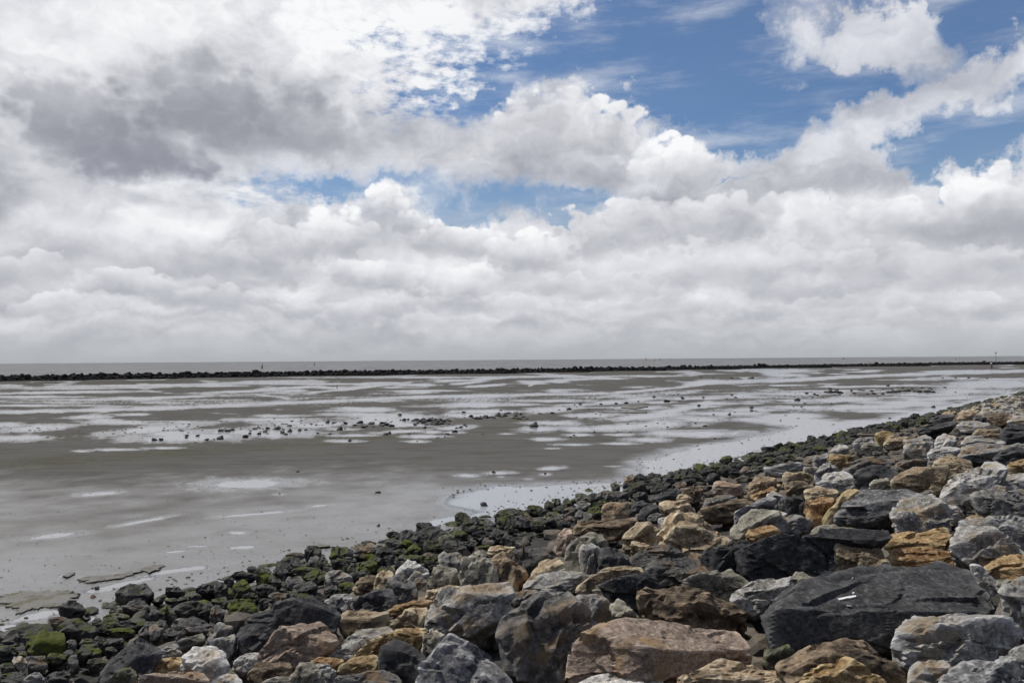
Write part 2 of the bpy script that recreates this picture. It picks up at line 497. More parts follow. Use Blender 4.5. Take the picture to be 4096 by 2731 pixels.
def finish(t, col, rough, bump=None, bstr=0.5, bdist=0.02, spec=0.5):
    b = t.n('ShaderNodeBsdfPrincipled')
    t.put(b.inputs['Base Color'], col); t.put(b.inputs['Roughness'], rough)
    b.inputs['Specular IOR Level'].default_value = spec
    if bump is not None:
        bp = t.n('ShaderNodeBump'); bp.inputs['Strength'].default_value = bstr; bp.inputs['Distance'].default_value = bdist
        t.put(bp.inputs['Height'], bump); t.put(b.inputs['Normal'], bp.outputs[0])
    o = t.n('ShaderNodeOutputMaterial'); t.put(o.inputs[0], b.outputs[0])


def rock_mat(name, c0, c1, c2, vein=None, vamt=0.0, stain=None, samt=0.0, speck=None, moss=0.0, rough=0.85, hscale=1.0, stuff=False, wetlow=0.0):
    """two-tone mottled stone; optional veins, stains, specks and a growth of moss on what faces up"""
    m, t = new_mat(name)
    tc = t.n('ShaderNodeTexCoord').outputs['Object']
    info = t.n('ShaderNodeObjectInfo').outputs['Random']
    if stuff:
        at = t.n('ShaderNodeAttribute'); at.attribute_name = 'tone'
        info = at.outputs['Fac']
    off = t.comb(t.m('MULTIPLY', info, 61.0), t.m('MULTIPLY', info, 37.0), t.m('MULTIPLY', info, 23.0))
    p = t.v('ADD', tc, off)
    a = t.noise(p, 3.2 * hscale, 6, 0.62, 0.6)
    b = t.noise(p, 14.0 * hscale, 6, 0.68, 0.2)
    g = t.noise(p, 70.0 * hscale, 3, 0.6)
    col = t.mix(t.ss(a, 0.36, 0.64), c0, c1)
    col = t.mix(t.ss(b, 0.47, 0.66), col, c2)
    fg = t.noise(p, 34.0 * hscale, 7, 0.78)
    gm = t.ss(fg, 0.34, 0.68, 0.48, 1.55)
    col = t.mix(1.0, col, t.comb(gm, gm, gm), 'MULTIPLY')
    if stain:
        s = t.noise(t.v('ADD', p, (7.0, 3.0, 5.0)), 2.3 * hscale, 5, 0.6, 0.8)
        col = t.mix(t.m('MULTIPLY', t.ss(s, 0.60 - samt * 0.16, 0.70 - samt * 0.1), 0.85), col, stain)
    if vein:
        w = t.noise(t.v('ADD', p, (1.0, 9.0, 2.0)), 1.7 * hscale, 3, 0.5, 0.25)
        ln = t.m('ABSOLUTE', t.m('SUBTRACT', w, 0.5))
        br = t.ss(t.noise(p, 5.0 * hscale, 3), 0.42, 0.62)
        col = t.mix(t.m('MULTIPLY', t.m('MULTIPLY', t.ss(ln, 0.0, 0.014, 1.0, 0.0), br), vamt), col, vein)
    if speck:
        col = t.mix(t.m('MULTIPLY', t.ss(g, 0.60, 0.72), 0.6), col, speck)
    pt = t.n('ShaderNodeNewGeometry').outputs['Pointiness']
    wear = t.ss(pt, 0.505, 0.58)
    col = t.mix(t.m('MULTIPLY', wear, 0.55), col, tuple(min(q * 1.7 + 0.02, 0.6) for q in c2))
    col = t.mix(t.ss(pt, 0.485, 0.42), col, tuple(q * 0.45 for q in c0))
    tone = t.m('MULTIPLY_ADD', t.m('FRACT', t.m('MULTIPLY', info, 7.31)), 0.5, 0.75)
    col = t.mix(1.0, col, t.comb(tone, tone, tone), 'MULTIPLY')
    rg = rough
    if moss > 0:
        nz = t.sep(t.n('ShaderNodeNewGeometry').outputs['Normal'])[2]
        mo = t.noise(t.v('ADD', p, (4.0, 4.0, 1.0)), 7.0 * hscale, 5, 0.65, 0.5)
        own = t.m('FRACT', t.m('MULTIPLY', info, 3.77))
        lev = t.m('ADD', t.m('ADD', t.m('MULTIPLY', nz, 0.34), t.m('MULTIPLY', mo, 1.5)), t.m('MULTIPLY', own, 0.26 * moss))
        f = t.ss(lev, 1.20 - 0.13 * moss, 1.40 - 0.13 * moss)
        mc = t.mix(t.noise(p, 24.0, 3), (0.030, 0.038, 0.007), (0.098, 0.112, 0.012))
        col = t.mix(f, col, mc)
        rg = t.m('MULTIPLY_ADD', f, 0.9 - rough, rough)
    hgt = t.m('ADD', t.m('ADD', t.m('MULTIPLY', b, 0.6), t.m('MULTIPLY', fg, 0.5)), t.m('MULTIPLY', a, 0.4))
    finish(t, col, rg, hgt, 0.38, 0.04 / hscale, 0.12 if rough > 0.9 else 0.30)
    return m


rock_mat('stone_black', (0.019, 0.019, 0.0205), (0.038, 0.038, 0.040), (0.066, 0.065, 0.065), (0.22, 0.22, 0.22), 0.15)
rock_mat('stone_slab', (0.028, 0.028, 0.029), (0.052, 0.052, 0.0535), (0.088, 0.087, 0.086), (0.22, 0.22, 0.22), 0.1)
rock_mat('stone_dark', (0.034, 0.033, 0.032), (0.073, 0.071, 0.067), (0.125, 0.118, 0.108), (0.32, 0.30, 0.27), 0.25, (0.155, 0.105, 0.058), 0.75)
rock_mat('stone_grey', (0.076, 0.073, 0.067), (0.165, 0.159, 0.147), (0.28, 0.27, 0.25), (0.45, 0.43, 0.40), 0.4, (0.22, 0.158, 0.092), 0.7, (0.38, 0.37, 0.36))
rock_mat('stone_blue', (0.054, 0.053, 0.055), (0.132, 0.131, 0.133), (0.265, 0.26, 0.255), (0.46, 0.455, 0.45), 0.6)
rock_mat('stone_pale', (0.15, 0.146, 0.138), (0.31, 0.298, 0.276), (0.43, 0.415, 0.385), (0.56, 0.54, 0.51), 0.4, (0.27, 0.21, 0.135), 0.7, (0.10, 0.10, 0.10))
rock_mat('stone_white', (0.20, 0.185, 0.165), (0.37, 0.35, 0.32), (0.48, 0.46, 0.43), (0.13, 0.115, 0.105), 0.7, (0.25, 0.20, 0.15), 0.35, (0.14, 0.13, 0.12))
rock_mat('stone_tan', (0.16, 0.115, 0.070), (0.28, 0.208, 0.130), (0.38, 0.30, 0.205), (0.46, 0.42, 0.36), 0.3, (0.085, 0.060, 0.038), 0.5)
rock_mat('stone_ochre', (0.20, 0.125, 0.055), (0.31, 0.205, 0.098), (0.40, 0.295, 0.165), None, 0, (0.095, 0.056, 0.024), 0.5)
rock_mat('stone_rust', (0.150, 0.080, 0.034), (0.27, 0.152, 0.066), (0.36, 0.25, 0.14), None, 0, (0.08, 0.048, 0.026), 0.45)
rock_mat('stone_brown', (0.065, 0.047, 0.032), (0.135, 0.098, 0.065), (0.24, 0.18, 0.115), (0.32, 0.28, 0.22), 0.2, (0.030, 0.023, 0.017), 0.6)
rock_mat('stone_olive', (0.095, 0.088, 0.066), (0.175, 0.163, 0.128), (0.27, 0.25, 0.205), (0.40, 0.38, 0.34), 0.2, (0.055, 0.050, 0.038), 0.5)
rock_mat('stone_pink', (0.150, 0.110, 0.085), (0.240, 0.182, 0.142), (0.34, 0.27, 0.215), (0.40, 0.36, 0.33), 0.2, (0.26, 0.165, 0.078), 0.6)
rock_mat('stone_wet', (0.006, 0.0058, 0.005), (0.013, 0.0127, 0.0108), (0.030, 0.029, 0.025), (0.15, 0.15, 0.15), 0.15, None, 0, None, 0.25, 0.6)
rock_mat('stone_mossy', (0.007, 0.007, 0.0055), (0.015, 0.015, 0.011), (0.034, 0.034, 0.025), None, 0, None, 0, None, 1.05, 0.65)
rock_mat('stone_algae', (0.035, 0.035, 0.022), (0.068, 0.066, 0.044), (0.11, 0.105, 0.07), None, 0, (0.02, 0.022, 0.012), 0.6, None, 0.5, 0.75)
rock_mat('stone_bright_moss', (0.009, 0.009, 0.007), (0.020, 0.020, 0.015), (0.038, 0.038, 0.028), None, 0, None, 0, None, 1.35, 0.75)
rock_mat('stone_flat', (0.006, 0.0055, 0.005), (0.012, 0.011, 0.0095), (0.024, 0.021, 0.018), None, 0, (0.035, 0.022, 0.017), 0.3, None, 0.15, 0.6)
rock_mat('stone_red', (0.020, 0.011, 0.008), (0.038, 0.022, 0.016), (0.06, 0.036, 0.027), None, 0, None, 0, None, 0.0, 0.7)
rock_mat('stone_breakwater', (0.003, 0.003, 0.003), (0.006, 0.006, 0.006), (0.012, 0.012, 0.0115), None, 0, None, 0, None, 0.0, 0.95, 0.6)
KEY = {'K': 'stone_slab', 'k': 'stone_black', 'd': 'stone_dark', 'g': 'stone_grey', 'b': 'stone_blue', 'p': 'stone_pale', 'w': 'stone_white', 't': 'stone_tan', 'o': 'stone_ochre',
       'r': 'stone_rust', 'n': 'stone_brown', 'v': 'stone_olive', 'i': 'stone_pink', 'x': 'stone_wet', 'm': 'stone_mossy', 'a': 'stone_algae', 'M': 'stone_bright_moss', 'f': 'stone_flat'}
STRATA = {'t': 7, 'o': 7, 'r': 8, 'n': 6, 'v': 7, 'i': 5}

# ------------------------------------------------------------------ the dike: toe line, slope
SL = 0.128                                 # rise of the rock slope per metre
T0 = np.array((0.0, 21.18)); TD = np.array((0.845, 1.0)) / math.hypot(0.845, 1.0)   # toe line
TN = np.array((TD[1], -TD[0]))             # towards the land


def slope_n(x, y):
    return (x - T0[0]) * TN[0] + (y - T0[1]) * TN[1]


def on_slope(px, py, c=0.0):
    """where the ray through a photo pixel meets the rock slope raised by c (or the flat, if that comes first); returns depth y"""
    r = ray(px, py)
    k0 = SL * (-T0[0] * TN[0] - T0[1] * TN[1]) + c
    k1 = SL * (r[0] * TN[0] + r[1] * TN[1])
    d = (H - k0) / (k1 - r[2])
    n = slope_n(r[0] * d, d)
    if n < 0:
        d = (H - c) / -r[2]
    return float(d)


def on_flat(px, py, z=0.0):
    r = ray(px, py)
    d = (H - z) / -r[..., 2]
    return r * d[..., None] if np.ndim(d) else r * float(d)


def boulder_points(out, ridge, c, beta=0.36, bulk=0.55, d0=None):
    """world points of a block seen with outline OUT and upper front edge RIDGE (photo pixels)"""
    out = np.array(out, float)
    yb, yt = out[:, 1].max(), out[:, 1].min()
    xb = out[out[:, 1] > yb - 0.25 * (yb - yt)][:, 0].mean()
    if d0 is None: d0 = on_slope(xb, yb, c)
    w = out[:, 0].max() - out[:, 0].min(); hgt = yb - yt
    if ridge:
        rg = np.array(sorted(ridge), float)
    else:
        rg = np.array([[out[:, 0].min(), yt + 0.50 * hgt], [out[:, 0].mean(), yt + 0.58 * hgt], [out[:, 0].max(), yt + 0.50 * hgt]])
    dep_b = -ray(xb, yb)[2]

    def depth(x, y):
        yr = np.interp(x, rg[:, 0], rg[:, 1])
        dy = -ray(x, y)[2]
        if y >= yr: return d0 * (dep_b + 2.6) / (dy + 2.6)
        dr = -ray(x, yr)[2]
        return d0 * (dep_b + 2.6) / (dr + 2.6) * (dr + beta) / (dy + beta)

    pts = []
    for x, y in list(out) + [list(q) for q in rg]:
        pts.append(CAM + ray(x, y) * depth(x, y))
    pts = np.array(pts)
    cen = pts.mean(0)
    wm = w / FPX * d0; hm = hgt / FPX * d0
    B = bulk * min(wm, max(hm * 1.5, 0.45 * wm))
    cr = cen - CAM; cr = cr / cr[1]
    ray_back = cr / np.linalg.norm(cr)
    q = cen + (pts - cen) * 0.72 + ray_back * B
    q[:, 2] -= 0.10 * hm
    low = pts[pts[:, 2] < cen[2]]
    low = cen + (low - cen) * np.array((0.80, 0.80, 1.0)) + ray_back * B * 0.5
    low[:, 2] -= 0.35 * hm
    allp = np.vstack([pts, q, low])
    rs = np.random.default_rng(int(abs(xb * 7 + yb * 13)) % 99991)
    N, c_, vd = planes_from_cloud(allp, rs, 8 if w > 500 else 6)
    fl = np.array((vd[0], vd[1], 0.0)); fl /= np.linalg.norm(fl)
    side = np.array((fl[1], -fl[0], 0.0)); up = np.array((0, 0, 1.0))
    # top: rises away from the viewer at the angle the photo suggests; front: steep under the ridge
    N.append(up - fl * math.tan(math.atan(beta) * 0.9) + side * rs.uniform(-0.22, 0.22))
    if len(rg) > 3: N.append(up - fl * beta * 1.3 + side * rs.choice((-1, 1)) * rs.uniform(0.4, 0.7))
    N.append(-fl + up * 0.40 + side * rs.uniform(-0.35, -0.05)); N.append(-fl + up * 0.30 + side * rs.uniform(0.15, 0.6))
    N.append(fl + up * rs.uniform(-0.1, 0.4) + side * rs.uniform(-0.3, 0.3)); N.append(-up); N.append(fl * 0.3 + side + up * 0.1); N.append(fl * 0.3 - side + up * 0.1)
    return allp, d0, wm, np.array(N)


# ------------------------------------------------------------------ mud flat with its pools: relief in a sheet, still water at z = 0
POOLS = []       # photo pixel ellipses: cx, cy, hw, hh, tilt deg


def pool(t, x, y, hw, hh, rot=0.0):
    s = TILE[t][2]
    cx, cy = tp(t, x, y)
    POOLS.append((cx, cy, hw / s, hh / s, rot))


def channel(t, pts, w):
    for (x0, y0), (x1, y1) in zip(pts[:-1], pts[1:]):
        pool(t, (x0 + x1) / 2, (y0 + y1) / 2, 0.62 * math.hypot(x1 - x0, y1 - y0), w, -math.degrees(math.atan2(y1 - y0, x1 - x0)))


for p in [(100, 808, 250, 22), (320, 722, 250, 26, 4), (50, 685, 130, 16), (1400, 727, 360, 30, 6), (1600, 765, 230, 20, 2), (1800, 800, 470, 34, 2), (2150, 750, 230, 22),
          (1050, 915, 160, 9), (1530, 900, 130, 9), (800, 616, 150, 13), (1235, 591, 120, 8), (970, 641, 120, 8), (1100, 662, 270, 14), (2270, 1230, 400, 44, 2), (890, 1320, 180, 18, 4),
          (1500, 437, 480, 8, 2), (500, 390, 560, 9, 1), (230, 510, 260, 7), (1250, 325, 950, 7, 1), (60, 325, 110, 6), (1700, 660, 120, 6), (1150, 590, 60, 5), (300, 430, 320, 8),
          (900, 350, 500, 6, 1), (2200, 380, 300, 8, 2), (1900, 330, 300, 6), (820, 455, 340, 5), (1200, 445, 220, 10), (760, 930, 60, 6)]: pool('G', *p)
for p in [(120, 760, 340, 34), (520, 690, 330, 20, 2), (300, 672, 200, 14), (180, 605, 170, 9), (150, 640, 330, 14), (1010, 548, 190, 18), (870, 533, 120, 8), (1050, 593, 340, 11), (1250, 622, 320, 30), (1180, 655, 260, 24),
          (1450, 685, 200, 16), (790, 727, 110, 12), (900, 785, 170, 10), (800, 834, 110, 10), (1480, 840, 82, 10), (1350, 748, 220, 13, 3), (1630, 752, 70, 11), (1560, 793, 180, 11), (1830, 715, 130, 16, 4), (1810, 757, 72, 8),
          (2020, 503, 280, 19, 1), (2100, 565, 260, 13), (1480, 320, 140, 10), (1230, 344, 90, 5), (700, 350, 160, 5), (330, 347, 160, 6), (950, 345, 380, 9, 6), (1950, 300, 110, 8, 5), (2130, 325, 160, 8, 4), (600, 312, 620, 6),
          (1500, 250, 800, 5), (1480, 380, 130, 12), (1950, 600, 260, 18), (2300, 770, 60, 4), (1940, 1152, 90, 12), (2230, 1130, 110, 12), (2250, 1164, 30, 5), (215, 1326, 44, 7), (60, 300, 300, 8), (100, 365, 90, 10),
          (1150, 300, 110, 4), (2050, 270, 320, 6, 3), (250, 285, 260, 6)]: pool('H', *p)
for p in [(210, 70, 95, 11), (560, 40, 160, 6), (805, 28, 120, 6), (370, 238, 270, 9), (900, 252, 150, 15, 3), (370, 318, 200, 24, 4), (1180, 222, 130, 11, 4), (1340, 252, 130, 8), (1190, 305, 190, 13), (760, 371, 200, 17),
          (1240, 378, 300, 26, 4), (1480, 330, 240, 24, 12), (1680, 298, 180, 9, 3), (960, 485, 310, 22, 2), (1280, 460, 300, 30, 3), (640, 497, 150, 18), (1690, 540, 370, 26), (1400, 530, 130, 10), (1250, 592, 150, 19), (1000, 548, 120, 8), (620, 550, 110, 12),
          (310, 588, 140, 13), (380, 441, 190, 17), (290, 497, 165, 23, 3), (1840, 258, 150, 8), (1700, 215, 220, 8), (2000, 352, 340, 13), (1730, 407, 190, 19), (2210, 410, 170, 14), (2080, 200, 170, 11), (2050, 185, 110, 6), (1695, 466, 50, 4),
          (310, 912, 46, 8), (560, 640, 120, 8), (1000, 630, 120, 8), (360, 675, 55, 5), (350, 858, 120, 13, 3), (140, 955, 45, 5), (30, 185, 60, 5), (2200, 320, 260, 14), (1230, 182, 30, 4), (2220, 265, 50, 4), (430, 15, 500, 6), (1250, 8, 300, 5),
          (260, 340, 60, 10), (600, 272, 130, 6), (1560, 390, 120, 5), (940, 840, 80, 4)]: pool('E', *p)
for p in [(700, 228, 270, 18, 2), (250, 235, 190, 9), (950, 292, 560, 20, 2), (1300, 255, 340, 18), (1600, 215, 300, 16, 3), (200, 172, 370, 10), (620, 147, 230, 7), (1150, 205, 170, 4), (1480, 178, 330, 9), (1800, 150, 240, 18), (2000, 80, 260, 30, 3), (2250, 95, 200, 12),
          (300, 300, 260, 14), (1100, 330, 300, 12), (1700, 30, 200, 6), (150, 95, 110, 5)]: pool('F', *p)
for p in [(150, 277, 150, 13), (110, 238, 230, 13), (30, 258, 60, 22), (950, 237, 80, 6), (850, 247, 130, 4), (1400, 265, 340, 9, 2), (1650, 303, 120, 4), (2000, 352, 350, 13), (2180, 372, 170, 18), (720, 388, 130, 5), (1050, 376, 430, 6, 1), (1720, 240, 150, 5), (450, 260, 70, 4),
          (230, 370, 100, 5), (1350, 320, 240, 4), (620, 265, 60, 3), (1900, 235, 220, 5), (2150, 310, 220, 6)]: pool('K', *p)
channel('G', [(-300, 580), (0, 571), (600, 556), (1200, 543), (1800, 520), (2352, 496)], 13)
channel('H', [(0, 497), (420, 478), (850, 462), (1300, 440), (1700, 427), (2352, 411)], 11)
channel('E', [(-10, 182), (450, 176), (900, 166), (1250, 140), (1500, 117), (1650, 97), (1780, 86)], 9)
channel('E', [(1620, 92), (1720, 78), (1900, 66), (2352, 50)], 14)
channel('E', [(1640, 75), (1800, 55), (1950, 60)], 12)
channel('F', [(0, 48), (300, 38), (600, 22), (900, 8)], 10)
channel('K', [(0, 335), (350, 318), (700, 298), (1100, 275), (1600, 262), (2000, 250), (2352, 236)], 10)
channel('J', [(2352, 248), (2200, 235), (2000, 232)], 5)
channel('H', [(60, 415), (180, 428), (290, 442), (300, 465)], 5)
channel('J', [(120, 340), (200, 352), (170, 368)], 8)
for p in [(1000, 735, 330, 26, 12), (1500, 605, 300, 22, 8), (1650, 860, 300, 50, 10), (30, 1120, 190, 60, 10), (340, 985, 210, 36, 12), (1220, 182, 240, 12, 10), (480, 305, 200, 20, 6), (2110, 125, 210, 10, 5),
          (2090, 405, 110, 14, 3), (2050, 278, 80, 12), (560, 640, 90, 8, 14), (1900, 700, 160, 40, 16), (720, 1010, 120, 30), (100, 1230, 120, 50, 10), (2300, 640, 160, 30, 16), (1500, 440, 120, 8, 6), (1700, 395, 80, 6)]: pool('A', *p)
for p in [(550, 45, 90, 8, 4), (100, 110, 180, 9, 5), (1600, 180, 160, 30, 14), (1950, 130, 160, 40, 16), (300, 520, 180, 50, 20), (1900, 60, 160, 14)]: pool('B', *p)
WEDGE = [('H', 1800, 1342), ('H', 2000, 1276), ('H', 2200, 1246), ('E', 0, 1012), ('E', 480, 1000), ('E', 900, 980), ('E', 1060, 950), ('E', 1130, 915), ('E', 1190, 850), ('E', 1200, 800), ('E', 1370, 730),
         ('E', 1640, 660), ('E', 2000, 610), ('E', 2352, 545), ('F', 130, 505), ('F', 245, 488), ('F', 160, 462), ('F', 0, 440), ('E', 2150, 420), ('F', 0, 360), ('F', 380, 352), ('F', 480, 372), ('F', 405, 398), ('F', 640, 428),
         ('F', 1050, 408), ('F', 1200, 366), ('F', 1400, 318), ('F', 1850, 238), ('F', 2120, 180), ('F', 2300, 165), ('F', 2300, 330), ('F', 1300, 560), ('F', 300, 800), ('E', 1200, 1200), ('E', 0, 1360), ('H', 1700, 1420)]


def poly_field(X, Y, poly):
    """signed distance (negative inside) to a polygon, metres"""
    d = np.full(X.shape, 1e9); ins = np.zeros(X.shape, bool)
    n = len(poly)
    for i in range(n):
        x0, y0 = poly[i]; x1, y1 = poly[(i + 1) % n]
        ex, ey = x1 - x0, y1 - y0
        t = np.clip(((X - x0) * ex + (Y - y0) * ey) / (ex * ex + ey * ey + 1e-9), 0, 1)
        d = np.minimum(d, np.hypot(X - x0 - t * ex, Y - y0 - t * ey))
        c = (y0 > Y) != (y1 > Y)
        ins ^= c & (X < (x1 - x0) * (Y - y0) / (y1 - y0 + 1e-12) + x0)
    return np.where(ins, -d, d)


BW = np.array([on_flat(0, 1525)[:2], on_flat(1024, 1507)[:2], on_flat(2048, 1492)[:2], on_flat(3072, 1472)[:2], on_flat(4096, 1455)[:2]])
BWX = np.vstack([BW[0] + (BW[0] - BW[1]) * 1.6, BW, BW[-1] + (BW[-1] - BW[-2]) * 0.9])   # the breakwater's line, carried on past the frame


def beyond_bw(X, Y):
    """metres past the breakwater's line (its line as depth over x)"""
    return Y - np.interp(X, BWX[:, 0], BWX[:, 1])


def mud_height(X, Y):
    sh = X.shape
    P3 = np.stack([X.ravel(), Y.ravel(), np.zeros(X.size)], 1)
    dist = np.maximum(P3[:, 1], 5.0)
    px, py = project(P3)
    pp = np.stack([px / 90.0, py / 22.0, np.zeros_like(px)], 1)
    wob = fbm(pp, 4, 0.55)
    big = fbm(P3 / np.array((9.0, 9.0, 1)), 3)
    fine = fbm(P3 / np.array((1.3, 1.3, 1)) + 40, 3)
    streak = fbm(np.stack([px / 260.0, py / 14.0, np.zeros_like(px) + 5], 1), 4, 0.55)
    mid = np.clip((py - 1500) / 60, 0, 1) * np.clip((1720 - py) / 90, 0, 1)
    far = np.clip((1760 - py) / 200, 0, 1)
    near = np.clip((py - 1820) / 150, 0, 1)
    h = 0.023 - 0.016 * near + 0.005 * big + 0.003 * fine
    h = h - far * np.maximum(0.052 * (streak - 0.20), -0.004)
    # ribbed mud beside the channel: half water, half worm-cast mud
    rib = fbm(np.stack([px / 11.0, py / 5.0, np.zeros_like(px) + 9], 1), 3, 0.6)
    zone = np.exp(-((py - 1610 + 0.010 * px) / 26.0) ** 2) * (0.45 + 0.75 * np.clip(fbm(np.stack([px / 420.0, py / 40.0, np.zeros_like(px) + 2], 1), 3) + 0.3, 0, 1))
    h = h * (1 - 0.8 * np.clip(zone, 0, 1)) + np.clip(zone, 0, 1) * 0.013 * (rib + 0.10)
    # pools
    q = np.full(px.shape, 9.0)
    for cx, cy, hw, hh, rot in POOLS:
        m = (np.abs(px - cx) < 2.2 * hw + 40) & (np.abs(py - cy) < 2.4 * hh + 0.9 * hw * abs(math.sin(rad(rot))) + 12)
        if not m.any(): continue
        a, b = px[m] - cx, -(py[m] - cy)
        c, s = math.cos(rad(rot)), math.sin(rad(rot))
        u, v = (a * c + b * s) / hw, (-a * s + b * c) / (hh * 0.92)
        q[m] = np.minimum(q[m], u * u + v * v)
    q = np.sqrt(q) + (0.50 * wob + 0.22 * fbm(np.stack([px / 22.0, py / 7.0, np.zeros_like(px) + 14], 1), 3)) * np.clip(q, 0.25, 1.2)
    hp = 0.018 * (q - 1.0)
    h = np.minimum(h, hp) - 0.002 * np.exp(-np.abs(h - hp) / 0.004)
    # the wide pool along the foot of the rocks
    poly = [tuple(on_flat(*tp(*w))[:2]) for w in WEDGE]
    sd = poly_field(P3[:, 0], P3[:, 1], poly)
    sd = sd + 0.35 * fbm(P3 / 1.4, 3) * np.clip(dist / 30, 0.4, 2.0)
    h = np.minimum(h, 0.016 * sd)
    h = np.maximum(h, -0.10)
    # past the breakwater and below the dike the flat dips away
    h = h - np.clip((beyond_bw(P3[:, 0], P3[:, 1]) - 2.0) * 0.15, 0, 2.0)
    algae = np.zeros_like(px)
    for t, x, y, hw, hh, rot in (('G', 500, 1030, 900, 60, 3), ('G', 1500, 950, 900, 45, 4), ('G', 600, 800, 260, 25, 0), ('H', 300, 880, 500, 35, 6), ('H', 1150, 805, 300, 22, 2), ('G', 900, 300, 900, 9, 1), ('J', 1400, 262, 560, 7, 0),
                                 ('A', 350, 830, 420, 50, 8), ('A', 900, 660, 330, 25, 10), ('A', 60, 900, 260, 40, 8), ('H', 1900, 428, 700, 6, 3), ('J', 500, 250, 500, 5, 0), ('E', 100, 420, 150, 22, 0), ('G', 300, 310, 500, 8, 1)):
        s_ = TILE[t][2]; cx, cy = tp(t, x, y)
        a, b = px - cx, -(py - cy)
        c, s = math.cos(rad(rot)), math.sin(rad(rot))
        algae = np.maximum(algae, np.exp(-(((a * c + b * s) / (hw / s_)) ** 2 + ((-a * s + b * c) / (hh / s_)) ** 2)))
    return h.reshape(sh), algae.reshape(sh)


m, t = new_mat('mud')
geo = t.n('ShaderNodeNewGeometry').outputs['Position']
gz = t.sep(geo)[2]
at = t.n('ShaderNodeAttribute'); at.attribute_name = 'algae'
n1_ = t.noise(geo, 0.11, 5, 0.6, 0.5)
n2_ = t.noise(geo, 1.7, 6, 0.65, 0.3)
n3_ = t.noise(geo, 11.0, 4, 0.7)
mp_ = t.n('ShaderNodeMapping'); t.put(mp_.inputs[0], geo); mp_.inputs['Scale'].default_value = (3.0, 9.0, 1.0); mp_.inputs['Rotation'].default_value = (0, 0, rad(12))
n4_ = t.noise(mp_.outputs[0], 1.0, 5, 0.65, 0.4)
zz = t.m('ADD', gz, t.m('MULTIPLY', t.m('SUBTRACT', t.m('ADD', t.m('MULTIPLY', n1_, 0.7), t.m('MULTIPLY', n2_, 0.5)), 0.6), t.ss(t.sep(geo)[1], 22.0, 34.0, 0.007, 0.022)))
ms_ = t.n('ShaderNodeMapping'); t.put(ms_.inputs[0], geo); ms_.inputs['Scale'].default_value = (0.05, 0.30, 1.0); ms_.inputs['Rotation'].default_value = (0, 0, rad(-6))
n5_ = t.noise(ms_.outputs[0], 1.0, 6, 0.66, 0.4)
ms2 = t.n('ShaderNodeMapping'); t.put(ms2.inputs[0], geo); ms2.inputs['Scale'].default_value = (0.35, 1.6, 1.0)
n6_ = t.noise(ms2.outputs[0], 1.0, 5, 0.7, 0.3)
zz = t.m('SUBTRACT', zz, t.m('MULTIPLY', t.ss(n5_, 0.50, 0.70), t.ss(t.sep(geo)[1], 26.0, 50.0, 0.0, 0.016)))
dry = t.ss(zz, 0.005, 0.017)                 # drained matt mud stands a little higher than the glistening wet film
col = t.mix(dry, (0.188, 0.185, 0.181), (0.110, 0.107, 0.102))
col = t.mix(t.m('MULTIPLY', t.ss(n6_, 0.45, 0.62), t.ss(t.sep(geo)[1], 18.0, 45.0, 0.14, 0.55)), col, (0.052, 0.048, 0.042))
col = t.mix(t.m('MULTIPLY', t.ss(n5_, 0.50, 0.36), 0.25), col, (0.140, 0.134, 0.122))
col = t.mix(t.m('MULTIPLY', t.ss(n4_, 0.50, 0.66), 0.22), col, (0.075, 0.069, 0.056))
col = t.mix(t.m('MULTIPLY', t.ss(n3_, 0.60, 0.72), 0.25), col, (0.055, 0.051, 0.042))
alg = t.m('MULTIPLY', at.outputs['Fac'], t.ss(t.m('ADD', t.m('MULTIPLY', n4_, 0.75), t.m('MULTIPLY', n3_, 0.35)), 0.42, 0.72))
col = t.mix(t.m('MULTIPLY', alg, 0.8), col, (0.058, 0.058, 0.020))
film = t.ss(zz, 0.0005, 0.010, 1.0, 0.0)
b_ = t.n('ShaderNodeBsdfPrincipled')
t.put(b_.inputs['Base Color'], col)
t.put(b_.inputs['Roughness'], t.m('MULTIPLY_ADD', film, -0.20, t.m('MULTIPLY_ADD', dry, 0.45, 0.42)))
t.put(b_.inputs['Specular IOR Level'], t.m('MULTIPLY_ADD', film, 0.40, t.m('MULTIPLY_ADD', dry, -0.27, 0.27)))
bp = t.n('ShaderNodeBump'); bp.inputs['Strength'].default_value = 0.25; bp.inputs['Distance'].default_value = 0.05
t.put(bp.inputs['Height'], t.m('ADD', t.m('MULTIPLY', n3_, 0.5), t.m('MULTIPLY', n2_, 0.8))); t.put(b_.inputs['Normal'], bp.outputs[0])
ou = t.n('ShaderNodeOutputMaterial'); t.put(ou.inputs[0], b_.outputs[0])
MUD = m

ang = np.concatenate([np.linspace(-62, -37, 40, endpoint=False), np.linspace(-37, 37, 680), np.linspace(37, 62, 41)[1:]])
inv = np.concatenate([np.linspace(1 / 6.0, 1 / 9.0, 30, endpoint=False), np.linspace(1 / 9.0, 1 / 620.0, 395)])
AA, II = np.meshgrid(np.tan(np.radians(ang)), inv)
YY = 1 / II; XX = AA * YY
ZZ, AL = mud_height(XX, YY)
nr, nc = XX.shape
ix = np.arange(nr * nc).reshape(nr, nc)
Fm = np.stack([ix[:-1, :-1], ix[:-1, 1:], ix[1:, 1:], ix[1:, :-1]], -1).reshape(-1, 4)
me = mesh_from('mudflat', np.stack([XX, YY, ZZ], -1).reshape(-1, 3), Fm, MUD, None, True)
a_ = me.attributes.new('algae', 'FLOAT', 'POINT'); a_.data.foreach_set('value', AL.ravel().astype(np.float32))
o = link('mudflat', me); o['kind'] = 'structure'
me = mesh_from('seabed', np.array([(-700, -60, -0.35), (900, -60, -0.35), (900, 900, -2.6), (-700, 900, -2.6)], float), np.array([[0, 1, 2, 3]]), MUD)
o = link('seabed', me); o['kind'] = 'structure'

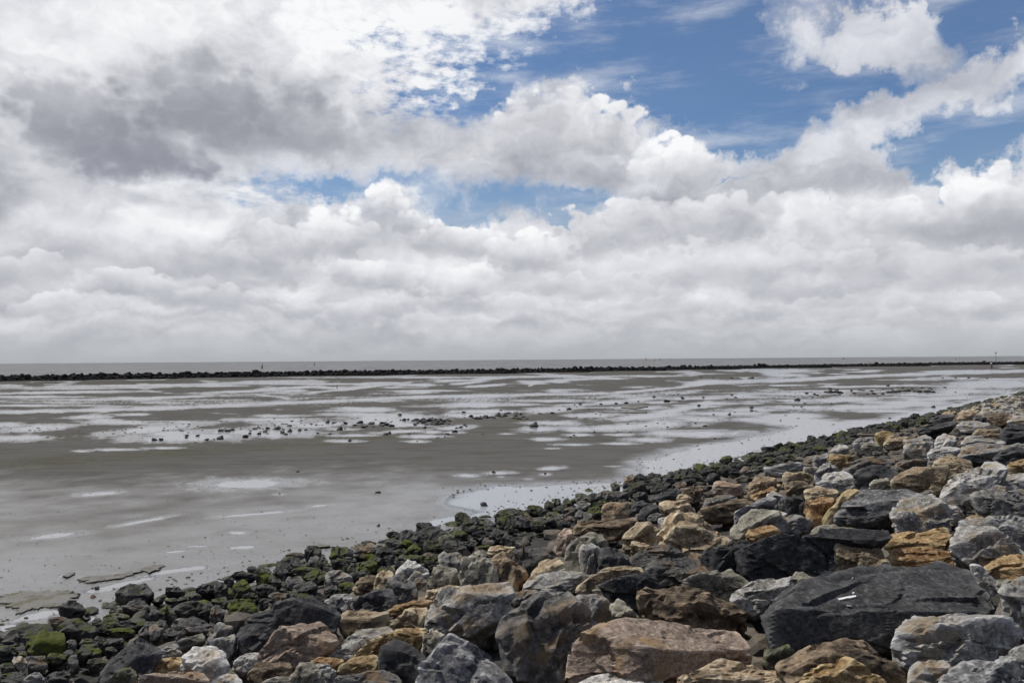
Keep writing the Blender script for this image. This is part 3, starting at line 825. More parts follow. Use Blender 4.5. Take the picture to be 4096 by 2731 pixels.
# still water: reflects at the surface, lets the mud show through
m, t = new_mat('pool_water')
geo = t.n('ShaderNodeNewGeometry').outputs['Position']
mp_ = t.n('ShaderNodeMapping'); t.put(mp_.inputs[0], geo); mp_.inputs['Scale'].default_value = (2.2, 5.0, 1.0); mp_.inputs['Rotation'].default_value = (0, 0, rad(8))
w1 = t.noise(mp_.outputs[0], 1.0, 4, 0.6, 0.3)
calm_ = t.ss(t.noise(geo, 0.16, 2), 0.42, 0.62)
bp = t.n('ShaderNodeBump'); t.put(bp.inputs['Strength'], t.m('MULTIPLY_ADD', calm_, 0.22, 0.03)); bp.inputs['Distance'].default_value = 0.012
t.put(bp.inputs['Height'], w1)
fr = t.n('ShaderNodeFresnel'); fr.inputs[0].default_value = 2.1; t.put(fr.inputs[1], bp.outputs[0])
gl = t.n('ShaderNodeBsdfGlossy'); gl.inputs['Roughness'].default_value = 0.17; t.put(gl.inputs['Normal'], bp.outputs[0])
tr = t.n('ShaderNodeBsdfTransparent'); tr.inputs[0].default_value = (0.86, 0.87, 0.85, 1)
di = t.n('ShaderNodeBsdfDiffuse'); di.inputs[0].default_value = (0.49, 0.50, 0.515, 1)      # pale diffuse painted in to lift the pools to reflected-sky brightness
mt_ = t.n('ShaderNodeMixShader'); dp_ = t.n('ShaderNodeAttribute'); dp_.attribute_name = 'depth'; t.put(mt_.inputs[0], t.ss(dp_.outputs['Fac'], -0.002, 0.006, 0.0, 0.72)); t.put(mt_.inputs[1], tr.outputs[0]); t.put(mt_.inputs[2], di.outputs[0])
mxs = t.n('ShaderNodeMixShader'); t.put(mxs.inputs[0], fr.outputs[0]); t.put(mxs.inputs[1], mt_.outputs[0]); t.put(mxs.inputs[2], gl.outputs[0])
ou = t.n('ShaderNodeOutputMaterial'); t.put(ou.inputs[0], mxs.outputs[0])
hv = ZZ.ravel()
wetq = (hv[Fm] < 0.003).any(1) & (beyond_bw(XX.ravel(), YY.ravel())[Fm] < 4.0).all(1)
Fw = Fm[wetq]
uq, iv = np.unique(Fw.ravel(), return_inverse=True)
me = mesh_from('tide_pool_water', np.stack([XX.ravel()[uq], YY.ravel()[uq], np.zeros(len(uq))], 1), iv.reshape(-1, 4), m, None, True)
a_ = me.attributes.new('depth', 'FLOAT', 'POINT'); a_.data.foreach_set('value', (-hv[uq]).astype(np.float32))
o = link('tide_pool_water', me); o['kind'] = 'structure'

# open water behind the breakwater
m, t = new_mat('sea')
geo = t.n('ShaderNodeNewGeometry').outputs['Position']
sx, sy, sz = t.sep(geo)
ly = t.m('MULTIPLY', t.m('LOGARITHM', t.m('MAXIMUM', sy, 10.0), math.e), 1.0)
lx = t.m('DIVIDE', sx, t.m('MAXIMUM', sy, 10.0))
far_ = t.comb(t.m('MULTIPLY', lx, 70.0), t.m('MULTIPLY', ly, 60.0))
sea1 = t.noise(far_, 1.0, 5, 0.65, 0.4)
mp_ = t.n('ShaderNodeMapping'); t.put(mp_.inputs[0], geo); mp_.inputs['Scale'].default_value = (0.05, 0.012, 1.0)
sea2 = t.noise(mp_.outputs[0], 1.0, 5, 0.65, 0.3)
foamn = t.noise(t.comb(t.m('MULTIPLY', lx, 42.0), t.m('MULTIPLY', ly, 150.0), 4.0), 1.0, 4, 0.6)
col = t.mix(t.ss(sea1, 0.36, 0.64), (0.085, 0.090, 0.093), (0.200, 0.204, 0.206))
col = t.mix(t.ss(sea2, 0.40, 0.64), col, (0.20, 0.20, 0.205))
col = t.mix(t.m('MULTIPLY', t.ss(foamn, 0.66, 0.74), 0.8), col, (0.62, 0.62, 0.62))
finish(t, col, 0.55, t.m('ADD', sea1, sea2), 0.15, 0.3, 0.06)
SEA = m
V = [(x, y, -0.03) for x, y in BWX] + [(40000.0, 1500.0, -0.03), (40000.0, 42000.0, -0.03), (-40000.0, 42000.0, -0.03), (-40000.0, -200.0, -0.03)]
bmw = bmesh.new(); bmw.faces.new([bmw.verts.new(v) for v in V]); bmw.normal_update()
if bmw.faces[:][0].normal.z < 0: bmesh.ops.reverse_faces(bmw, faces=bmw.faces[:])
bmesh.ops.triangulate(bmw, faces=bmw.faces[:])
me = bpy.data.meshes.new('sea'); bmw.to_mesh(me); bmw.free(); me.materials.append(m)
o = link('sea', me); o['kind'] = 'structure'

# the dike's body under the stones
m, t = new_mat('dike_fill')
geo = t.n('ShaderNodeNewGeometry').outputs['Position']
nn = t.noise(geo, 6.0, 6, 0.7)
finish(t, t.mix(t.ss(nn, 0.35, 0.65), (0.012, 0.011, 0.010), (0.040, 0.036, 0.030)), 0.9, nn, 1.0, 0.06)  # near-black tone puts the shade of the gaps into the ground colour
aa = np.concatenate([np.linspace(-60, 60, 160), np.linspace(62, 520, 120)]); bb = np.concatenate([np.linspace(-1.2, 18, 60), [22, 30, 45, 60]])
A2, B2 = np.meshgrid(aa, bb)
X2 = T0[0] + TD[0] * A2 + TN[0] * B2; Y2 = T0[1] + TD[1] * A2 + TN[1] * B2
Z2 = np.where(B2 < 20, SL * B2 - 0.10, SL * 20 - 0.10 + (B2 - 20) * 0.02) + 0.05 * fbm(np.stack([X2.ravel(), Y2.ravel(), X2.ravel() * 0], 1) * 1.5, 2).reshape(X2.shape)
ix = np.arange(A2.size).reshape(A2.shape)
Fd = np.stack([ix[:-1, :-1], ix[1:, :-1], ix[1:, 1:], ix[:-1, 1:]], -1).reshape(-1, 4)
o = link('dike_slope', mesh_from('dike_slope', np.stack([X2, Y2, Z2], -1).reshape(-1, 3), Fd, m, None, True)); o['kind'] = 'structure'

# ------------------------------------------------------------------ boulders of the rock slope, each read off the photograph
# tile ; stone ; outline ; upper front edge ; label ; short name for the neighbours' labels
BOULDERS = '''
D;K;-130,955 -100,890 0,870 185,780 400,680 560,620 880,590 1060,580 1250,560 1330,520 1400,503 1500,510 1700,545 1800,590 1850,680 1960,850 2000,950 1900,980 1040,1290 420,1265 300,1310 100,1290 -30,1240;-100,965 50,960 240,970 400,1060 450,1130 700,1140 860,1160 1480,1010 1800,960;huge black slab boulder with white bird droppings streaked on its top;the huge black slab
D;p;1060,1090 1180,1015 1400,1008 1600,985 1850,963 1980,965 2060,1000 2110,1060 2196,1120 2210,1170 2100,1230 1950,1320 1800,1370 1500,1405 1200,1430 1120,1390 1050,1310 1035,1240;1060,1140 1250,1260 1400,1240 1600,1290 1800,1130 1900,1100 2180,1160;pale grey angular boulder in front of the huge black slab;the pale angular boulder
D;g;1195,1520 1210,1440 1300,1400 1400,1383 1500,1385 1600,1430 1650,1470 1660,1640 1195,1640;1200,1510 1400,1480 1640,1530;grey rounded boulder directly below the pale angular boulder;
D;b;1430,1568 1560,1510 1700,1420 1800,1378 1900,1395 1990,1440 2100,1500 2250,1560 2250,1680 1430,1680;1500,1590 1800,1500 2200,1600;blue grey ridged boulder with pale veins in the bottom corner;
D;p;1930,1410 1980,1370 2130,1290 2196,1220 2300,1200 2300,1560 2100,1490 2000,1440;1950,1420 2130,1360 2300,1280;whitish edge of a boulder cut by the picture's edge, beside the blue grey ridged one;
D;n;0,1425 110,1350 330,1330 500,1270 640,1210 780,1190 880,1225 950,1300 1040,1350 1120,1420 1190,1480 1200,1600 700,1600 100,1560;100,1420 400,1400 640,1330 800,1300 1000,1400 1180,1500;brown grey hump backed boulder in front of the huge black slab;the hump backed boulder
D;o;220,1590 300,1490 430,1420 560,1390 620,1358 720,1390 850,1450 950,1530 1050,1590 1050,1680 220,1680;320,1540 620,1460 900,1560;ochre furrowed boulder poking up at the bottom before the hump backed boulder;
C;t;1360,1600 1500,1500 1690,1406 1830,1440 1980,1425 2120,1425 2300,1450 2360,1500 2400,1680 1360,1680;1420,1600 1700,1530 2000,1520 2330,1540;yellow tan rounded boulder below the big pinkish slab;
D;a;-40,1290 60,1260 150,1243 220,1270 245,1330 150,1400 0,1430 -60,1400;-20,1320 120,1310 230,1320;small dark green stained stone tucked under the corner of the huge black slab;
D;g;1980,800 2010,730 2090,680 2196,648 2330,650 2330,1110 2170,1085 2080,1030 2010,950;1990,860 2100,780 2330,760;dark grey boulder at the edge below the ochre mound;
D;o;1835,585 1920,530 2000,490 2110,470 2250,475 2330,490 2330,660 2080,690 1960,690 1900,640;1850,600 2000,580 2300,580;ochre mound shaped boulder above the dark grey edge boulder;the ochre mound
D;p;1710,545 1770,542 1830,570 1900,630 1955,700 1955,765 1900,770 1830,670 1790,600;1720,560 1850,630 1940,720;light grey sliver of boulder squeezed behind the huge black slab;
D;v;1950,690 2000,675 2085,685 2020,740 1980,775 1950,755;1955,710 2060,700;small olive stone wedged below the ochre mound;
D;g;1540,360 1560,280 1640,258 1740,265 1900,290 2030,330 2120,390 2200,450 2196,490 2050,510 1950,540 1850,590 1720,540 1690,490 1540,440;1545,380 1640,370 1800,420 2000,400 2190,470;grey mottled boulder between the rust long rock and the ochre mound;the grey mottled boulder
D;p;1590,230 1610,190 1700,173 1850,168 1960,160 2196,143 2380,150 2380,450 2196,425 2100,370 2000,310 1900,285 1740,265 1600,255;1600,230 1800,240 2000,270 2380,280;long pale grey rock behind the grey mottled boulder;the long pale rock
D;g;1050,190 1070,110 1070,50 1150,0 1250,-22 1400,-12 1480,40 1530,110 1580,190 1590,245 1500,245 1380,260 1280,300 1200,300 1100,260;1055,150 1200,110 1350,120 1580,210;round grey dimpled boulder above the tan elongated rock;the round dimpled boulder
D;o;960,360 1100,320 1250,300 1400,243 1500,233 1560,245 1580,270 1545,350 1530,435 1300,440 1020,445 980,400;980,370 1200,360 1400,330 1560,290;golden tan elongated rock in front of the round dimpled boulder;the golden elongated rock
D;r;1020,450 1200,428 1400,423 1540,440 1630,468 1690,508 1710,545 1560,545 1460,515 1330,525 1200,570 1060,590 1030,500;1030,490 1300,480 1500,470 1690,520;rust orange long flat rock above the huge black slab;the rust flat rock
D;t;545,625 560,520 600,430 640,380 700,342 850,337 940,350 990,420 1030,500 1065,590 880,600 750,600 650,625;570,540 680,400 770,360 960,420;tan rock eaten full of holes above the huge black slab;the holed tan rock
D;k;-300,450 -250,430 -180,510 0,440 150,390 400,350 600,320 800,290 960,238 1050,250 1080,290 1090,330 960,350 700,350 640,390 590,450 550,510 400,560 240,630 200,650 0,700 -130,710 -240,610;-240,540 0,455 250,440 450,410 620,390 800,330 1060,300;long black block lying behind the holed tan rock;the long black block
D;p;200,640 250,600 400,548 555,503 565,620 480,660 390,680 310,630 230,650;220,640 400,610 560,590;pale grey rock leaning between the long black block and the huge black slab;
D;v;183,785 195,660 230,620 310,612 405,668 290,735;190,700 240,660 400,690;small olive brown wedge stone on the edge of the white rock;
C;w;1840,865 1930,770 2050,720 2196,697 2300,655 2400,640 2390,780 2196,850 2090,900 2060,940 1990,910;1850,870 1990,850 2200,770 2390,720;white speckled rock beside the huge black slab's tip;the white speckled rock
D;v;340,365 370,240 450,218 560,225 700,225 800,250 740,285 600,305 450,350;345,320 450,270 700,260 790,255;olive layered slab in front of the blue grey boulder;
F;k;700,1360 900,1285 1100,1228 1160,1240 1060,1350 1000,1385 860,1400;720,1370 950,1310 1140,1260;black low slab at the foot of the blue grey boulder;
F;b;565,1345 620,1230 680,1150 760,1090 860,1053 1000,1048 1150,1063 1300,1068 1400,1108 1430,1140 1240,1155 1160,1190 1150,1250 1050,1340 900,1345 640,1350;600,1310 700,1190 900,1190 1100,1185 1420,1135;large blue grey boulder with white streaks beside the round dimpled boulder;the blue grey boulder
F;o;505,1345 540,1260 620,1150 680,1070 760,1033 850,1033 865,1065 760,1095 680,1155 620,1235 575,1350;530,1320 640,1170 780,1060;golden wedge stone clasped along the edge of the blue grey boulder;the golden wedge
F;r;335,1190 360,1140 440,1123 560,1108 620,1130 560,1225 530,1290 510,1345 420,1345 350,1310;340,1200 450,1170 590,1150;ochre brown cracked boulder beside the golden wedge;the cracked ochre boulder
F;t;315,1105 380,1050 480,1013 600,1028 660,1080 620,1135 520,1125 400,1140 340,1145;320,1110 480,1070 640,1090;tan grey domed rock on top of the cracked ochre boulder;
F;k;135,1110 220,1103 300,1110 345,1150 345,1300 280,1295 190,1255 150,1190;140,1120 250,1140 340,1170;black blocky stone beside the cracked ochre boulder;
F;g;-25,1110 0,1078 60,1068 130,1110 180,1190 170,1245 80,1240 -10,1235;-20,1130 60,1100 170,1200;grey brown split boulder beside the black blocky stone;
F;p;-60,1345 0,1240 100,1233 195,1270 120,1310 50,1355 0,1375;-40,1330 80,1270 180,1280;light grey low rock under the grey brown split boulder;
F;g;30,1385 100,1310 190,1268 280,1290 345,1310 415,1345 405,1400 100,1440;60,1370 200,1320 400,1360;medium grey rock in front of the black blocky stone;
F;w;408,1035 430,990 500,918 600,888 700,893 770,930 812,980 808,1050 700,1050 600,1035 520,1005 460,1040;420,1010 550,960 700,960 805,1000;white boulder mottled with brown before the ochre yellow rock;the white mottled boulder
F;g;418,955 450,880 500,820 560,803 620,830 655,885 600,900 500,930 440,985;430,930 520,850 640,870;grey upright block between the ochre yellow rock and the white mottled boulder;
F;o;538,780 540,760 570,713 640,718 740,748 850,768 800,805 700,835 660,865 600,845 550,805;545,770 620,750 830,780;ochre yellow rock with a dark hole near the shore stones;the ochre yellow rock
F;d;655,885 720,820 800,790 920,758 1020,753 1110,790 1145,835 1000,850 880,880 800,915 700,895;680,880 820,830 960,800 1130,830;dark grey wedge boulder behind the tan capped black boulder;
F;k;785,912 850,870 1000,823 1100,823 1190,850 1205,905 1150,935 1100,955 940,1005 910,1055 820,1055 805,980;795,920 900,900 1050,890 1190,900;black boulder with a tan top beside the white mottled boulder;the tan capped black boulder
F;v;918,1045 930,990 1030,958 1110,948 1145,1000 1148,1065 1050,1065;925,1000 1040,990 1130,990;olive square stone leaning on the broad tan boulder;
F;t;1105,955 1200,900 1350,878 1480,870 1560,878 1650,868 1682,910 1640,975 1620,1055 1500,1055 1420,1095 1350,1085 1145,1065 1140,990;1110,965 1290,940 1400,1010 1640,960;broad tan boulder with a shadowed notch above the blue grey boulder;the broad tan boulder
F;d;1385,1085 1440,1048 1500,1048 1550,1130 1555,1195 1480,1145 1420,1125;1395,1090 1470,1090 1545,1150;dark grey stone between the broad tan boulder and the pale diagonal boulder;
F;p;1555,1122 1640,1060 1760,970 1870,888 1960,818 2050,793 2140,798 2200,850 2212,910 2120,935 2110,995 1960,1025 1850,1085 1700,1145 1600,1165;1570,1135 1750,1085 1930,995 2020,910 2140,860 2200,870;long pale diagonal boulder with a dark flank;the pale diagonal boulder
F;v;1618,1055 1630,960 1700,918 1800,888 1905,863 1850,915 1760,975 1640,1055;1625,1000 1700,960 1850,900;olive tan stone behind the pale diagonal boulder;
F;t;1488,865 1560,800 1620,738 1700,738 1800,770 1905,835 1880,875 1800,895 1700,920 1660,885 1500,875;1500,865 1640,790 1750,800 1890,850;tan smooth domed boulder at the front of the broad flat slab;the smooth tan dome
F;d;1463,865 1470,780 1550,738 1625,740 1580,795 1500,855;1468,800 1560,770;dark brown stone on the shaded side of the smooth tan dome;
F;d;1178,855 1200,790 1330,768 1460,763 1468,855 1350,845 1220,845;1185,830 1330,810 1460,810;dark low slabby stone behind the broad tan boulder;
F;g;1238,690 1245,620 1320,568 1440,548 1500,580 1542,640 1500,685 1440,725 1370,760 1290,745 1250,725;1245,640 1330,610 1450,600 1530,640;upright grey boulder with a bright top and black front;the upright grey boulder
F;g;1700,745 1760,690 1850,648 2000,628 2352,618 2430,620 2430,700 2100,735 1990,795 1850,805 1750,775;1740,760 1850,770 2000,760 2110,720 2420,690;broad flat grey slab tilted towards the sea;the broad flat slab
F;g;1773,675 1780,590 1850,558 1950,558 2060,580 2210,622 2000,635 1850,650;1778,620 1900,600 2150,620;grey ridge stone perched at the back of the broad flat slab;
F;w;1523,665 1560,580 1600,528 1660,533 1700,570 1745,615 1640,645 1560,665;1535,640 1620,590 1730,610;whitish triangular stone near the upright grey boulder;the whitish triangle
F;t;1868,560 1900,508 2020,503 2140,513 2142,595 2060,595 1950,560;1875,540 2000,530 2135,540;tan grey block above the broad flat slab;
F;k;2138,595 2145,500 2220,448 2352,438 2440,440 2440,590 2330,605 2230,620;2145,530 2230,510 2430,510;dark boulder with a grey top at the edge above the broad flat slab;
F;k;2048,785 2090,720 2200,668 2352,663 2440,680 2440,785 2200,795 2120,805;2060,770 2200,720 2430,720;black rough boulder resting on the broad flat slab;the black rough boulder
F;o;2198,855 2220,800 2352,778 2440,790 2440,915 2300,925 2200,915;2205,850 2330,830 2430,830;ochre tan boulder below the black rough boulder at the edge;
F;p;2113,995 2120,940 2200,918 2352,913 2440,920 2440,1045 2200,1045;2120,960 2300,960 2430,960;light grey rock beside the pale diagonal boulder's dark flank;
F;g;1863,1112 1900,1060 2000,1028 2200,1033 2352,1068 2450,1080 2450,1315 2352,1310 2150,1318 2000,1300 1930,1215 1880,1175;1870,1130 2000,1110 2120,1120 2250,1150 2440,1150;big grey boulder with a black hollow underneath at the edge;the hollow grey boulder
F;d;1598,1197 1700,1150 1860,1080 1905,1185 1955,1255 1945,1300 1800,1290 1700,1240;1610,1200 1750,1190 1900,1230;dark flat tilted slab in front of the hollow grey boulder;
F;w;1588,1207 1700,1203 1770,1240 1812,1300 1740,1345 1690,1335 1640,1265;1595,1220 1700,1240 1800,1300;white small boulder beside the round dimpled boulder;
F;o;1798,1322 1860,1288 1960,1285 2045,1322 1950,1345 1850,1350;1810,1325 1930,1315 2030,1325;flat tan cobble lying on the long pale rock;
F;p;1448,715 1500,680 1560,658 1700,650 1775,682 1720,735 1650,745 1550,745 1470,765;1455,720 1600,700 1760,690;light grey slab row beside the upright grey boulder;
F;t;1068,655 1100,570 1190,558 1290,570 1250,615 1200,645 1120,665;1075,620 1180,590 1270,590;tan stone with a shaded hollow behind the upright grey boulder;
F;o;983,622 985,550 1030,518 1120,513 1172,550 1130,575 1085,605 1060,632;985,570 1080,550 1160,560;round ochre boulder standing above the driftwood stick;the round ochre boulder
F;v;848,685 870,630 960,618 1050,650 1068,685 1000,705 900,710;855,660 960,650 1060,680;grey olive oval stone below the round ochre boulder;
F;g;778,665 800,588 870,578 960,568 995,612 900,625 850,665 840,712;785,630 880,610 980,600;grey two humped stone below the driftwood stick;
F;w;548,715 590,670 640,638 720,648 752,690 700,725 600,715;555,700 640,680 740,695;whitish stone beside the ochre yellow rock;
F;g;395,805 440,750 540,708 572,720 542,775 542,835 420,838;405,790 480,760 560,740;grey boulder between the white mottled boulder and the shore stones;
F;k;1358,545 1400,490 1520,458 1600,428 1700,398 1735,440 1700,485 1600,505 1500,545 1400,560;1365,540 1500,490 1700,440;dark sloping boulder under the far pale triangle;
F;p;1738,485 1770,430 1850,413 1950,425 2065,450 2000,505 1880,515 1760,515;1745,480 1850,450 2040,460;pale flat topped boulder behind the tan grey block;
F;d;1958,505 2000,458 2080,458 2145,500 2060,515;1965,490 2060,475 2130,500;dark squat stone beside the pale flat topped boulder;
F;n;2008,395 2100,343 2220,338 2255,370 2180,445 2100,465 2040,435;2015,400 2120,370 2240,380;brown lumpy boulder on the far slope;
F;p;2188,425 2240,383 2352,378 2440,390 2440,445 2280,450;2195,430 2300,410 2430,410;pale mottled boulder at the edge of the far slope;
F;k;1478,425 1550,373 1640,363 1720,380 1705,405 1560,445;1490,420 1600,390 1710,395;blackish low boulder on the far slope beside the dark shore weed;
F;n;1743,415 1770,343 1850,333 1892,360 1880,415 1800,425;1750,390 1830,360 1885,380;brown squarish stone on the far slope;
F;k;1883,425 1900,363 1960,363 1985,400 1960,435;1890,400 1960,390;black small stone beside the brown squarish one;
F;p;-60,860 60,840 190,810 280,800 350,850 310,890 150,880 0,905;-40,870 150,850 330,860;grey flat stone among tan ones beneath the shore stones;
F;t;140,985 145,890 200,880 300,885 400,905 428,945 400,965 250,975;142,930 280,920 420,950;ochre grained flat stone beside the grey upright block;
F;n;163,1100 170,1010 240,970 340,965 410,1010 405,1060 340,1105 220,1105;165,1050 280,1020 400,1040;brown shaded boulder behind the black blocky stone;
F;r;-20,1075 0,1030 80,1000 130,1000 110,1040 60,1080;-10,1050 110,1010;small rusty orange stone beside the brown shaded boulder;
F;v;310,890 340,850 440,830 470,850 430,915 380,915;315,870 450,850;pale greenish stone next to the ochre grained flat stone;
C;i;420,1420 445,1290 490,1240 590,1150 740,1093 900,1073 1150,1078 1400,1088 1600,1108 1800,1118 1950,1148 2050,1190 2092,1260 2105,1375 2060,1410 1700,1450 1500,1520 1100,1540 800,1560 600,1600 430,1610;440,1280 490,1262 700,1310 850,1350 1000,1310 1400,1320 1900,1370 2060,1290;big pinkish tan slab boulder with a flat top in front;the big pinkish slab
C;w;540,1580 640,1520 850,1508 1000,1480 1200,1428 1290,1450 1335,1520 1330,1640 540,1660;560,1590 900,1560 1250,1500;whitish rock in front of the big pinkish slab;
C;d;-150,1300 -140,1100 -60,1010 0,965 130,925 220,855 330,757 430,770 520,800 620,860 700,900 760,1000 740,1110 590,1160 480,1250 440,1320 420,1420 380,1560 100,1590 -100,1520;-135,1130 0,1135 200,1060 340,1000 420,880 500,840 690,950;big dark boulder with a pale sloping shoulder;the big dark shouldered boulder
C;g;490,800 640,805 780,875 870,935 895,1060 740,1080 690,940 600,850;500,820 700,870 880,1000;grey ridge of rock rising behind the big dark shouldered boulder;
C;v;825,890 900,823 960,850 1050,950 1140,1040 1165,1080 900,1085 880,960;840,900 930,900 1150,1070;dark olive pointed wedge rock beside the conglomerate boulder;the olive wedge
C;n;1050,900 1080,790 1150,738 1250,738 1500,758 1650,800 1800,860 1950,930 2050,1000 2065,1045 1900,1090 1900,1120 1700,1125 1480,1120 1350,1080 1160,1075 1110,970;1075,850 1200,790 1320,800 1500,900 1700,940 1800,990 2040,1030;brown rough conglomerate boulder with a smooth yellowish top;the conglomerate boulder
C;k;715,745 860,690 1010,638 1100,608 1200,620 1270,680 1300,735 1180,745 1080,795 1050,890 1000,880 930,790 860,735;730,750 960,700 1100,640 1280,720;black chunky rock behind the conglomerate boulder;the black chunky rock
C;d;670,775 780,738 860,720 930,775 985,855 830,890 740,845;680,780 850,760 970,840;dark grey slab propped against the black chunky rock;
C;t;530,765 600,690 720,648 900,608 1050,568 1150,558 1145,610 1000,648 850,718 720,760 640,775;540,765 720,700 1000,620 1140,590;tan and orange long slab pointing at the black chunky rock;the long tan orange slab
C;d;1135,605 1150,553 1280,528 1420,483 1560,488 1640,520 1660,580 1705,645 1560,690 1420,760 1300,745 1250,665 1150,620;1145,600 1300,600 1450,580 1690,640;dark grey wide boulder with a bumpy face left of the black cube;
C;v;1415,760 1500,700 1600,678 1750,650 1850,588 1900,583 1960,640 2055,722 1960,805 1850,865 1650,800 1500,765;1430,755 1600,710 1780,720 1900,640 2040,720;olive brown ridged boulder behind the conglomerate boulder;the olive ridged boulder
C;k;1620,500 1640,440 1760,408 1880,368 1990,343 2060,370 2118,432 2000,510 1940,570 1850,600 1700,648 1660,585 1640,535;1625,490 1800,450 1990,400 2100,440;jet black block shaped boulder below the tan pyramid;the black cube
C;t;1190,395 1280,300 1380,200 1440,150 1520,113 1600,125 1700,190 1800,260 1885,332 1800,380 1650,430 1600,490 1490,445 1400,390 1290,390;1200,395 1480,420 1530,330 1590,200 1860,340;big tan pyramid shaped boulder;the tan pyramid
C;t;930,390 960,310 1020,230 1090,168 1200,173 1295,232 1240,295 1200,390 1050,345 1000,385;940,370 1050,260 1130,200 1280,240;tan upright boulder beside the tan pyramid;the upright tan boulder
C;n;510,240 540,190 660,168 800,168 950,158 1095,172 1020,245 960,275 850,265 750,275 600,275 560,335 525,335;515,230 700,215 900,220 1080,185;wide brown slab bridging stones near the mossy band;the wide brown slab
C;i;360,410 400,300 450,232 512,238 522,310 480,380 440,450 380,440;370,380 440,290 515,270;pinkish pale leaning stone beside the wide brown slab;
C;v;445,525 500,400 580,310 660,250 740,243 800,320 855,390 770,395 700,355 620,370 570,445 590,575 520,570;455,500 600,330 720,270 840,380;olive grey tall peaked boulder under the wide brown slab;
C;g;570,440 600,380 680,353 750,380 772,402 730,470 720,605 660,645 610,615 585,545;580,450 680,400 760,410;greenish grey upright oval stone before the olive grey peak;
C;k;722,565 740,440 800,400 900,410 970,450 1022,522 960,575 900,605 780,645 730,625;728,500 800,450 900,500 1010,530;black and rust boulder beside the greenish grey upright stone;the black and rust boulder
C;d;935,595 1010,520 1100,440 1250,388 1360,368 1440,388 1502,452 1490,495 1400,495 1280,535 1150,565 1000,595;945,590 1100,480 1350,420 1495,470;long dark olive boulder in front of the tan pyramid;
C;t;1005,405 1040,333 1110,348 1205,392 1130,450 1060,460;1010,390 1080,370 1190,395;small tan stone between the upright tan boulder and the long dark one;
C;w;1242,175 1300,138 1400,148 1435,190 1370,240 1280,240;1250,175 1330,165 1425,190;white stone behind the tan pyramid;
C;d;-10,430 20,435 130,447 260,398 340,420 415,485 300,500 200,570 150,640 110,570;0,440 150,470 330,440 400,485;dark grey boulder beneath the rusty rod;
C;t;65,770 150,650 210,578 260,498 370,472 450,520 505,585 480,620 300,630 180,700;90,740 240,580 380,530 495,590;tan brown boulder with chipped top beside the dark grey one;
C;p;65,780 250,620 420,603 620,638 725,652 600,700 540,760 400,780 330,770 240,780;80,780 300,700 500,690 700,660;pale grey flat slab behind the big dark shouldered boulder;
C;k;410,745 460,703 512,703 548,740 510,770 440,770;415,745 540,745;small black stone lying on the pale grey flat slab;
B;n;2015,520 2060,440 2100,418 2150,430 2196,468 2290,560 2345,645 2240,730 2150,730 2090,700 2040,600;2020,520 2120,480 2240,560 2330,650;brown streaked boulder paired with the pale pointed one;
C;d;-60,920 -20,790 230,768 245,805 150,890 0,970;-50,880 100,810 240,800;dark grey mid sized boulder behind the big dark shouldered boulder;
C;v;1855,260 1920,180 2020,100 2100,63 2196,68 2310,100 2290,215 2100,250 1990,290 1920,335 1880,320;1865,260 2000,190 2150,180 2300,150;grey green smooth boulder beside the tan pyramid;the grey green boulder
C;r;1990,310 2050,248 2150,213 2250,222 2318,282 2200,335 2090,378 2020,345;2000,310 2150,260 2300,285;tan rusty stone in front of the grey green boulder;
C;n;1585,125 1700,60 1850,8 1960,-22 2050,-12 2065,32 1960,95 1890,158 1760,158 1640,138;1595,130 1720,70 1800,80 2050,10;grey brown rock crossed by a thick pale vein;
E;t;1345,1175 1500,1148 1560,1168 1620,1148 1705,1245 1620,1295 1540,1315 1420,1285;1355,1190 1530,1200 1620,1180 1690,1245;tan cracked boulder behind the tan pyramid;
E;k;1135,1315 1200,1220 1280,1178 1340,1178 1400,1230 1412,1265 1280,1275 1240,1315;1150,1300 1290,1220 1400,1245;black pointed stone amid brown stones near the mossy band;
E;n;812,1260 830,1190 920,1168 1080,1148 1125,1170 1080,1225 980,1285 940,1320 830,1320;818,1220 950,1190 1110,1180;dark brown wide boulder against the mossy stones;the dark brown wide boulder
E;t;935,1315 1010,1250 1095,1228 1070,1295 1000,1318;945,1310 1080,1250;small tan stone beside the dark brown wide boulder;
E;k;1085,1225 1150,1158 1205,1148 1252,1190 1180,1235 1120,1245;1090,1215 1190,1180 1245,1195;small black block behind the dark brown wide boulder;
E;t;1498,1155 1530,1098 1600,1088 1672,1142 1620,1155 1560,1175;1505,1150 1590,1120 1660,1145;small tan rounded stone behind the tan cracked boulder;
E;n;1555,1125 1570,1050 1640,1018 1740,1008 1762,1070 1740,1135 1650,1155 1600,1100;1560,1070 1650,1050 1750,1050;brown rectangular boulder behind small tan stones;
E;i;1845,1085 1850,1000 1900,963 1990,963 2080,1000 2135,1032 2132,1085 2000,1090;1850,1020 1950,1000 2120,1040;pinkish tan hump boulder bordering the shore stones;the pinkish hump
E;k;1285,1145 1400,1058 1480,1038 1550,1048 1562,1115 1480,1155 1380,1175;1295,1140 1450,1080 1555,1080;black sloping boulder at the edge of the mossy band;
E;d;1725,1235 1780,1160 1850,1108 1960,1088 2050,1108 2095,1142 1950,1188 1800,1235;1735,1225 1900,1140 2080,1135;dark brown grey slab before the pinkish hump;
E;n;2168,1115 2200,1000 2240,938 2352,918 2440,980 2420,1045 2300,1085 2220,1115;2175,1060 2250,990 2420,1000;brown blocky boulder beside the pinkish hump;
E;r;2175,1115 2300,1068 2400,1018 2450,1050 2320,1120;2185,1110 2330,1070 2440,1050;thin rust coloured slab before the brown blocky boulder;
E;b;2010,1335 2080,1250 2210,1168 2400,1080 2440,1150 2400,1205 2240,1228 2120,1268;2020,1325 2200,1210 2430,1130;slate blue long rock behind the grey green boulder;
